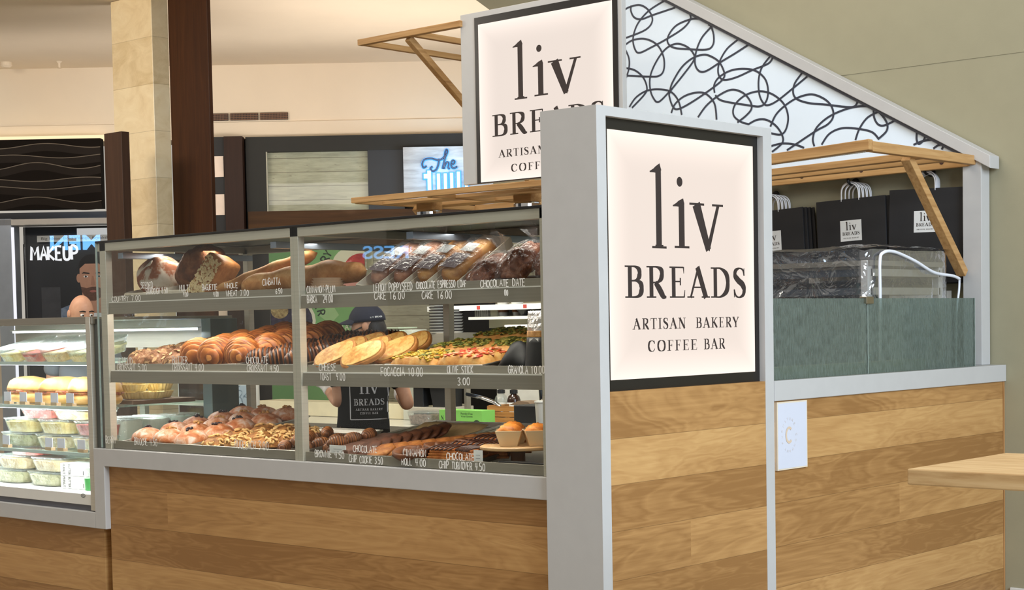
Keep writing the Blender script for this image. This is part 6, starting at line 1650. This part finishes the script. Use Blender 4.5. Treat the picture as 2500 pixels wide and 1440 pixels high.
# vent in the bulkhead
t = BGT('wall_vent', 'three-part dark slotted air vent in the cream bulkhead', 'vent', (-2.55, 15.975, 3.577))
for k in range(3):
    x0 = -.42+k*.29
    MB().box(x0, x0+.27, -.004, .01, -.034, .034).build('vent_back', plain('vent_dark', (40, 26, 18), .6), t)
    mb = MB()
    for q in range(4): mb.box(x0, x0+.27, -.010, .0, -.029+.0175*q, -.0235+.0175*q)
    for q in range(18): mb.box(x0+.015*q, x0+.015*q+.003, -.007, .0, -.034, .034)
    mb.build('vent_slats', plain('vent_slat', (120, 86, 62), .6), t)
# sprinklers
for i, (la, dd) in enumerate(((-4.72, 15.6), (-4.22, 15.6))):
    t = BGT('sprinkler', ['ceiling smoke detector, round and flat, top left', 'small sprinkler head hanging from the ceiling, top left'][i], 'sprinkler', (la, dd, 4.0))
    MB().lathe([(.055, .08), (.055, .05), (.03, .03)] if i == 0 else [(.03, .08), (.012, .06), (.012, .02), (.02, .015)], 16).build('head', CREAM, t)

# left storefront: dark wave-relief fascia
t = BGT('wave_fascia', 'dark storefront fascia with flowing wave ridges at far left', 'fascia', (-4.6, 15.7, 2.7))
MB().box(-.9, .72, 0, .12, 0, .665).build('fascia_board', plain('charcoal_fascia', (22, 17, 13), .8, var=.06, spec=.08), t)
RDG = plain('ridge_highlight', (104, 94, 82), .4)  # paler tubes paint the highlight along each wave crest
for k, (z, am, ph, wl_, hgt) in enumerate(((.60, .022, .2, .9, .6), (.50, .018, 2.4, 1.0, .7), (.41, .032, .8, .85, 1.), (.28, .016, 4.2, 1.0, .7), (.205, .018, 3.6, 1.1, 1.2), (.085, .03, 1.0, .95, 1.2))):
    mb = MB(); n = 60; pts = []
    for i in range(n+1):
        x_ = -.9+1.62*i/n; pts.append((x_, z+am*math.sin(2*math.pi*x_/wl_+ph)))
    vs = []
    for x_, zz in pts: vs += [(x_, 0, zz-.07), (x_, -.018*hgt, zz-.003), (x_, -.018*hgt, zz+.002), (x_, 0, zz+.004)]
    fs = []
    for i in range(n):
        for q in range(3): fs.append((4*i+q, 4*i+q+1, 4*i+4+q+1, 4*i+4+q))
    mb.add(vs, fs); MB().tube([(x_, -.018*hgt, zz) for x_, zz in pts], .0045, 6).build('ridge_highlight', RDG, t); mb.build('wave_ridge', RDG if False else plain('charcoal_fascia_ridge', (34, 28, 23), .7, spec=.12), t, smooth=False)
BG('cove_lip', emis('cove_light', (255, 226, 180), 1.25), MB().box(-1.3, 1.02, 0, .1, 0, .045), 'glowing cove light strip along the bottom of the left bulkhead', 'light strip', base=(-4.9, 15.85, 3.367))
BG('black_beam', plain('gloss_black', (12, 14, 20), .15), MB().box(-.9, .9, 0, .15, 0, .12), 'glossy black beam under the wave fascia', 'beam', base=(-4.6, 15.70, 2.55))
t = BGT('shop_entry', 'pale grey frame of the makeup shop entrance at far left', 'frame', (-4.73, 15.2, 0))
MB().box(-.5, -.02, .12, .2, 0, 2.58).build('beige_panel', plain('entry_beige', (206, 186, 164), .6), t)
MB().box(-.01, .125, .0, .25, 0, 2.58).build('frame_post', plain('entry_bluegrey', (128, 134, 142), .5), t)
MB().box(.125, .145, -.01, .02, 0, 2.50).build('lit_edge', emis('entry_lit_edge', (240, 240, 250), 1.1), t)
MB().box(-.05, 1.1, .0, .25, 2.52, 2.575).build('frame_head', plain('entry_head', (150, 144, 136), .5), t)
# makeup display
t = BGT('makeup_display', 'black illuminated display reading MAKEUP with a portrait of a man in a denim jacket', 'display', (-4.13, 15.48, 0))
PX = lambda px: (px-1250)*15.3/3991+4.0          # metres across the display from its drawing
MB().box(-.46, .50, .02, .08, .6, 2.36).build('display_board', plain('display_black', (26, 24, 26), .4, var=.1), t)
MB().box(-.46, .50, .04, .10, 2.36, 2.52).build('header_board', plain('header_dark', (18, 18, 22), .4), t)
MB().box(.05, .38, .03, .039, 2.42, 2.50).build('header_card', emis('header_white', (236, 232, 226), .75), t)
MB().box(-.32, .5, -.0, .018, 2.375, 2.435).build('slogan_strip', plain('slogan_paper', (206, 202, 194), .6), t)
F = lambda u, v: (u, -.002, v)
mb = MB(); vs, fs = sans('Big Ideas. Bold Voices. Breakthrough', F, -.28, .48, 2.388, .032); mb.add(vs, fs); mb.build('slogan_print', plain('grey_brown_print', (90, 84, 78), .6), t)
F = lambda u, v: (u, .016, v)
mb = MB(); hand_ribbons(mb, 'MAKEUP', F, -.385, .055, 2.207, .126, .024, 0); mb.build('makeup_lettering', emis('white_letter_light', (255, 252, 250), 1.15), t)
# portrait, flat print
def flat(name, poly, m, y): 
    mb = MB(); mb.add([(u, y, v) for u, v in poly], [tuple(range(len(poly)))]); return mb.build(name, m, t)
def ell(cx, cz, rx, rz, n=24, a0=0, a1=360): return [(cx+rx*math.cos(R(a0+(a1-a0)*k/n)), cz+rz*math.sin(R(a0+(a1-a0)*k/n))) for k in range(n if a1-a0 == 360 else n+1)]
SK = plain('portrait_skin', (190, 140, 112), .6, var=.08, scale=14); HR = plain('portrait_hair', (26, 20, 18), .6)
flat('portrait_coat', [(-.24, .95), (-.20, 1.60), (-.14, 1.74), (.02, 1.80), (.10, 1.86), (.32, 1.86), (.5, 1.75), (.5, .95)], blotch('denim_print', [(.3, (84, 100, 124)), (.7, (160, 172, 188))], 12, .7, 4, 0), .0185)
flat('portrait_shirt', [(.04, 1.0), (.06, 1.80), (.16, 1.86), (.26, 1.86), (.30, 1.0)], WHITE, .018)
flat('portrait_neck', [(.09, 1.70), (.085, 1.95), (.31, 1.95), (.31, 1.70)], SK, .0175)
flat('portrait_ear', ell(.058, 2.03, .022, .042), SK, .0172)
flat('portrait_hair', ell(.185, 2.13, .128, .125), HR, .0171)
flat('portrait_face', [(.068, 2.12), (.066, 2.0), (.085, 1.90), (.12, 1.845), (.16, 1.82), (.21, 1.82), (.26, 1.85), (.295, 1.91), (.308, 2.0), (.305, 2.12), (.25, 2.165), (.12, 2.165)], SK, .0165)
flat('portrait_beard', [(.075, 1.95), (.085, 1.90), (.12, 1.842), (.16, 1.816), (.21, 1.816), (.26, 1.846), (.298, 1.91), (.30, 1.95), (.26, 1.935), (.22, 1.948), (.18, 1.948), (.13, 1.935)], plain('portrait_beard', (104, 72, 58), .7, var=.2, scale=50), .0160)
flat('portrait_lips', ell(.19, 1.905, .034, .011), plain('portrait_lips', (172, 104, 92), .6), .0155)
flat('portrait_nose', [(.182, 2.05), (.170, 1.965), (.19, 1.955), (.212, 1.965), (.198, 2.05)], plain('portrait_nose', (172, 122, 96), .6), .0157)
for c in (.125, .25):
    flat('portrait_brow', [(c-.038, 2.072), (c-.02, 2.088), (c+.036, 2.078), (c+.036, 2.068), (c-.02, 2.074)], HR, .0155)
    flat('portrait_eye', ell(c, 2.045, .022, .010), EYEW, .0156); flat('portrait_iris', ell(c, 2.045, .009, .010), IRIS, .0150)
mb = MB()
mb.add([(-.30, .018, 1.35), (-.12, .018, 1.35), (-.12, .018, 1.95), (-.30, .018, 1.95)], [(0, 1, 2, 3)])
mb.build('dim_print', plain('display_grey_print', (62, 60, 62), .4, var=.2), t)
BG('shop_glass', clear('shop_window', (.93, .95, .97), .045), MB().box(-.48, .62, 0, .008, 0, 2.5), 'tall glass pane of the makeup shop front', 'glass', base=(-3.98, 15.1, 0.02))
# between the piers and the kiosk: black band with white squares, brown post
t = BGT('striped_pilaster', 'black pilaster with white squares beside the dark brown pier', 'pilaster', (-2.8, 15.8, 0))
MB().box(-.35, .085, 0, .2, 0, 3.365).build('black_board', plain('pilaster_black', (8, 7, 7), .6), t)
for k in range(9):
    z0 = 2.62-.363*k if k < 8 else 2.983
    MB().box(-.24, .074, -.012, 0, z0, z0+.198).build('white_square', plain('pilaster_white', (226, 206, 188), .6), t)
BG('brown_upright', wood_bar('deep_brown', [(.3, (40, 24, 16)), (.7, (52, 32, 22))], (30, 30, 1.5)), MB().box(0, .175, 0, .15, 0, 3.365), 'deep brown upright between the black pilaster and the shiplap window', 'post', base=(-2.712, 15.75, 0))
t = BGT('shiplap_window', 'dark-framed shop window showing whitewashed shiplap boards', 'window', (-1.8, 15.85, 2.62))
FR = plain('olive_black_frame', (27, 27, 22), .7, var=.08)
MB().box(-.72, 1.8, 0, .1, .60, .745).build('frame_head', FR, t)
MB().box(-.72, -.525, 0, .1, -.14, .60).build('frame_stile', FR, t)
MB().box(.452, .80, .01, .1, -.14, .60).build('dark_stile', plain('teal_black', (16, 25, 32), .5), t)
MB().box(-.525, .452, .08, .1, -.14, .60).build('shiplap_boards', SHIP, t)
MB().box(-.525, .5, .02, .03, -.0, .60).build('window_glass', GLASS, t)
MB().box(-.526, -.515, -.004, .03, -.0, .60).build('glass_trim', plain('pale_trim', (160, 158, 140), .5), t)
MB().box(-.71, 1.8, -.02, .09, -.30, .03).build('brown_sill', wood_bar('sill_brown', [(.3, (58, 36, 13)), (.7, (76, 49, 20))], (2, 30, 30)), t)
lamp = bpy.data.lights.new('window_spot', 'SPOT'); lamp.energy = 1.2; lamp.color = (1, .9, .66); lamp.spot_size = R(60); lamp.spot_blend = .9
lo = bpy.data.objects.new('window_spot', lamp); COL.objects.link(lo); lo.parent = t; lo.location = (.25, -.25, -.05); lo.rotation_euler = (Vector((0.05, .5, .35))).to_track_quat('-Z', 'Y').to_euler()
# neon juice sign
t = BGT('neon_sign', 'grey board with blue neon-lit script lettering The, left of the lit bakery sign', 'sign', (-.6, 15.70, 2.62))
GRB = blotch('grey_weathered_board', [(.3, (140, 136, 130)), (.6, (178, 174, 168)), (.75, (192, 188, 182))], 3, .6, 6, 0, vscale=(1, 1, 6))
MB().box(-.395, 1.6, 0, .08, .05, .605).build('sign_board', GRB, t)
NB = emis('blue_neon', (84, 168, 255), 1.7); NW = plain('dark_letter', (44, 50, 70), .4); NP = plain('pale_letter', (196, 188, 176), .5)
def script(pts, r, m, nm):
    P_ = smooth_pts([(a, -.035, b) for a, b in pts], 6); MB().tube(P_, r, 8).build(nm, m, t, smooth=True)
SCR = [[(-.185, .40), (-.165, .385), (-.15, .41), (-.18, .45), (-.22, .42), (-.20, .36)],
       ]
The = [[(-.17, .47), (-.20, .455), (-.212, .49), (-.19, .53), (-.13, .54), (-.07, .525), (-.03, .53), (.0, .555)],
       [(-.05, .535), (-.06, .48), (-.08, .435), (-.115, .42), (-.135, .445), (-.115, .465)],
       [(-.02, .44), (.005, .54), (.03, .60), (.02, .62), (.005, .58), (-.005, .44)], [(-.005, .45), (.02, .50), (.04, .49), (.035, .45), (.05, .44)],
       [(.06, .475), (.09, .49), (.095, .51), (.075, .515), (.062, .485), (.068, .455), (.09, .445), (.12, .46)]]
The = [[(a, b-.05) for a, b in q] for q in The]
for q in The: script(q, .0085, NW, 'script_letter')
for q in The:
    P_ = smooth_pts([(a, -.016, b) for a, b in q], 6); MB().tube(P_, .014, 8).build('script_glow', NB, t, smooth=True)
def slab(x0, x1, z0, z1):
    MB().box(x0, x1, -.045, -.03, z0, z1).build('block_letter', NP, t)
    MB().box(x0-.012, x1+.012, -.024, -.012, z0-.012, z1+.012).build('block_glow', NB, t)
for x0, x1, z0, z1 in ((-.20, -.165, .30, .345), (-.165, -.13, .19, .375), (-.075, -.045, .17, .345), (-.01, .02, .17, .345), (.05, .08, .17, .35), (.115, .145, .17, .36), (.19, .22, .17, .36)): slab(x0, x1, z0, z1)
l = bpy.data.lights.new('neon_light', 'AREA'); l.energy = 5; l.size = .5; l.color = (.35, .65, 1); lo = bpy.data.objects.new('neon_light', l); COL.objects.link(lo); lo.parent = t; lo.location = (.0, -.35, .33); lo.rotation_euler = (R(90), 0, 0)
# lower shopfront boards
BG('shiplap_panel', SHIP, MB().box(0, 1.75, 0, .05, 0, 2.3), 'whitewashed shiplap wall low behind the green poster', 'panel', base=(-2.35, 16.03, 0))
BG('dark_doorway', plain('doorway_dark', (36, 33, 30), .7), MB().box(0, .8, 0, .05, 0, 2.4), 'dark doorway panel left of the low shiplap wall', 'panel', base=(-3.15, 16.04, 0))
# green poster board
t = BGT('menu_poster', 'green menu poster with fruit bowls standing behind the person in the cap', 'poster', (-1.52, 13, 0))
PG = plain('poster_green', (122, 172, 104), .5, var=.03)
MB().box(-.385, .375, 0, .02, .9, 2.20).build('poster_board', PG, t)
MB().box(-.02, .02, .02, .3, 0, .9).build('stand_leg', BLACK, t); MB().box(-.3, .3, -.1, .3, 0, .03).build('stand_foot', BLACK, t)
def pflat(name, poly, m, y):
    mb = MB(); mb.add([(max(-.384, min(.374, u)), y, v) for u, v in poly], [tuple(range(len(poly)))]); return mb.build(name, m, t)
CRM = plain('poster_cream', (226, 224, 196), .6); RED = blotch('poster_red', [(.3, (150, 34, 36)), (.6, (206, 70, 66)), (.8, (236, 170, 160))], 14, .6, 3, 0)
PURP = blotch('poster_berries', [(.3, (30, 26, 36)), (.6, (66, 56, 80)), (.8, (120, 60, 70))], 24, .6, 3, 0); GRA = blotch('poster_granola', [(.3, (120, 90, 50)), (.7, (216, 190, 130))], 40, .6, 3, 0)
pflat('bowl_rim', ell(.30, 2.0, .19, .165), CRM, -.0015)
pflat('bowl_fruit', [(u, v) for u, v in ell(.345, 1.985, .135, .12) if True], RED, -.003)
pflat('cake_print', [(.16, 1.82), (.375, 1.80), (.375, 1.95), (.20, 1.96)], plain('poster_pink', (214, 150, 136), .6), -.0045)
pflat('bowl_rim', ell(-.26, 1.58, .235, .20), CRM, -.0015)
pflat('bowl_fruit', ell(-.265, 1.58, .215, .185), PURP, -.003)
pflat('granola_print', ell(-.31, 1.66, .07, .06), GRA, -.0045)
pflat('strawberry_print', [(-.34, 1.56), (-.25, 1.58), (-.22, 1.50), (-.29, 1.45), (-.36, 1.48)], RED, -.0045)
pflat('fruit_slice', ell(-.10, 1.50, .04, .05), plain('poster_peach', (232, 160, 120), .6), -.0045)
pflat('pale_highlight', [(.0, 1.62), (.10, 1.72), (.16, 1.62), (.09, 1.55)], plain('poster_mint', (160, 196, 136), .6), -.0015)
PT = plain('poster_dark_print', (40, 56, 38), .6)
mb = MB()
def arc_text(s, cx, cz, r, a0, da, h, flip=1):
    for k, ch in enumerate(s):
        a = R(a0-da*k*flip); c, s_ = math.cos(a), math.sin(a)
        G = lambda u, v: (cx+(r+v)*c+u*s_*flip, -.002, cz+(r+v)*s_-u*c*flip)
        if ch != ' ': hand_ribbons(mb, ch, G, -h*.3, h*.3, 0, h, h*.2, 0)
arc_text('BERRY SUNRISE', .30, 1.97, .225, 190, 10.5, .062)
mb.build('curved_lettering', PT, t)
mb = MB(); arc_text('SUMMER BEGINS NOW', -.26, 1.58, .255, 72, 12, .058)
mb.build('curved_lettering', PT, t)
mb = MB(); vs, fs = sans('NUTELLA', lambda u, v: (u, -.002, v), .045, .235, 1.50, .05, .005); mb.add(vs, fs); mb.build('white_lettering', CRM, t)
BG('pale_post', plain('pale_shiplap_edge', (200, 196, 164), .6), MB().box(0, .05, 0, .05, 0, 2.3), 'narrow pale post at the right edge of the green poster', 'post', base=(-1.135, 13.05, 0))
# payment terminal and dark stand beyond the cold case
t = BGT('order_kiosk', 'white rounded ordering kiosk with crackle-patterned front beyond the cold case', 'kiosk', (-1.71, 10.3, 0))
MB().box(-.10, .11, 0, .10, .55, 1.22).build('kiosk_body', WHT, t, bevel=.035, seg=4)
MB().box(-.11, .08, -.003, .0, .62, 1.17).build('pattern_front', blotch('crackle_pattern', [(.44, (186, 200, 214)), (.49, (96, 116, 138)), (.54, (190, 204, 216))], 14, .5, 1, 0), t)
MB().box(-.04, .04, .02, .08, 0, .56).build('kiosk_stem', STEELD, t); MB().box(-.18, .18, -.05, .2, 0, .02).build('kiosk_foot', STEELD, t)

# ------------------------------------------------------------------ lit shop signs across the concourse (seen only as reflections in glass)
SIGNB = emis('sky_blue_letters', (110, 185, 255), 14)
st('wall_left', MB().box(-1.9, 1.0, 0, .2, 0, 4.2).build('wall_left', plain('opposite_front', (28, 28, 30), .6), None, (-10.1, -9.95, 0), (0, 0, R(138.2))))
c0 = Vector((-10.965, -8.989, 2.345)); dr = Vector((.745, -.667, 0))
e0 = c0+dr*1.06
mb = MB(); vs, fs = sans('EXPRESS', lambda u, v: tuple(e0-dr*u+Vector((0, 0, v))), 0, 1.06, 0, .16, .02); mb.add(vs, fs)
cm = Vector((CAM.x, .066-CAM.y, CAM.z)); md_ = e0-dr*.215; pp = cm+(md_-cm)*.93
tag(MB().box(-.22, .22, -.15, .15, 0, 3.2).build('reflection_blocker', plain('reflection_blocker_paint', (30, 30, 32), .7), None, (pp.x, pp.y, 0), (0, 0, R(138.2))), 'added dark blocker across the concourse hiding the first letters of the lit shop lettering', 'pillar')  # unseen box, added only to block part of the reflected lettering
tag(mb.build('shop_letters', SIGNB), 'blue lit shop lettering ending RESS across the concourse, mirrored in the pastry case glass', 'sign')
# laid out in the storefront frame, facing the makeup shop
mb = MB(); vs, fs = sans('MEN', lambda u, v: (-u, 0, v), 0, .80, 0, .235, .03); mb.add(vs, fs)
BG('shop_letters', SIGNB, mb, 'blue lit shop lettering MEN across the concourse, mirrored in the makeup shop window', 'sign', base=(-6.50, 4.10, 2.82))
BG('sign_board', plain('opposite_board', (26, 26, 28), .6), MB().box(-.4, 1.2, -.3, -.02, 0, 3.4), 'dark board carrying the lettering MEN', 'board', base=(-7.3, 4.08, 0))

# tidy away anything not placed
for o in list(SC.objects):
    if o.parent is None and o.get('label') == 'x':
        for c in list(o.children_recursive): bpy.data.objects.remove(c)
        bpy.data.objects.remove(o)
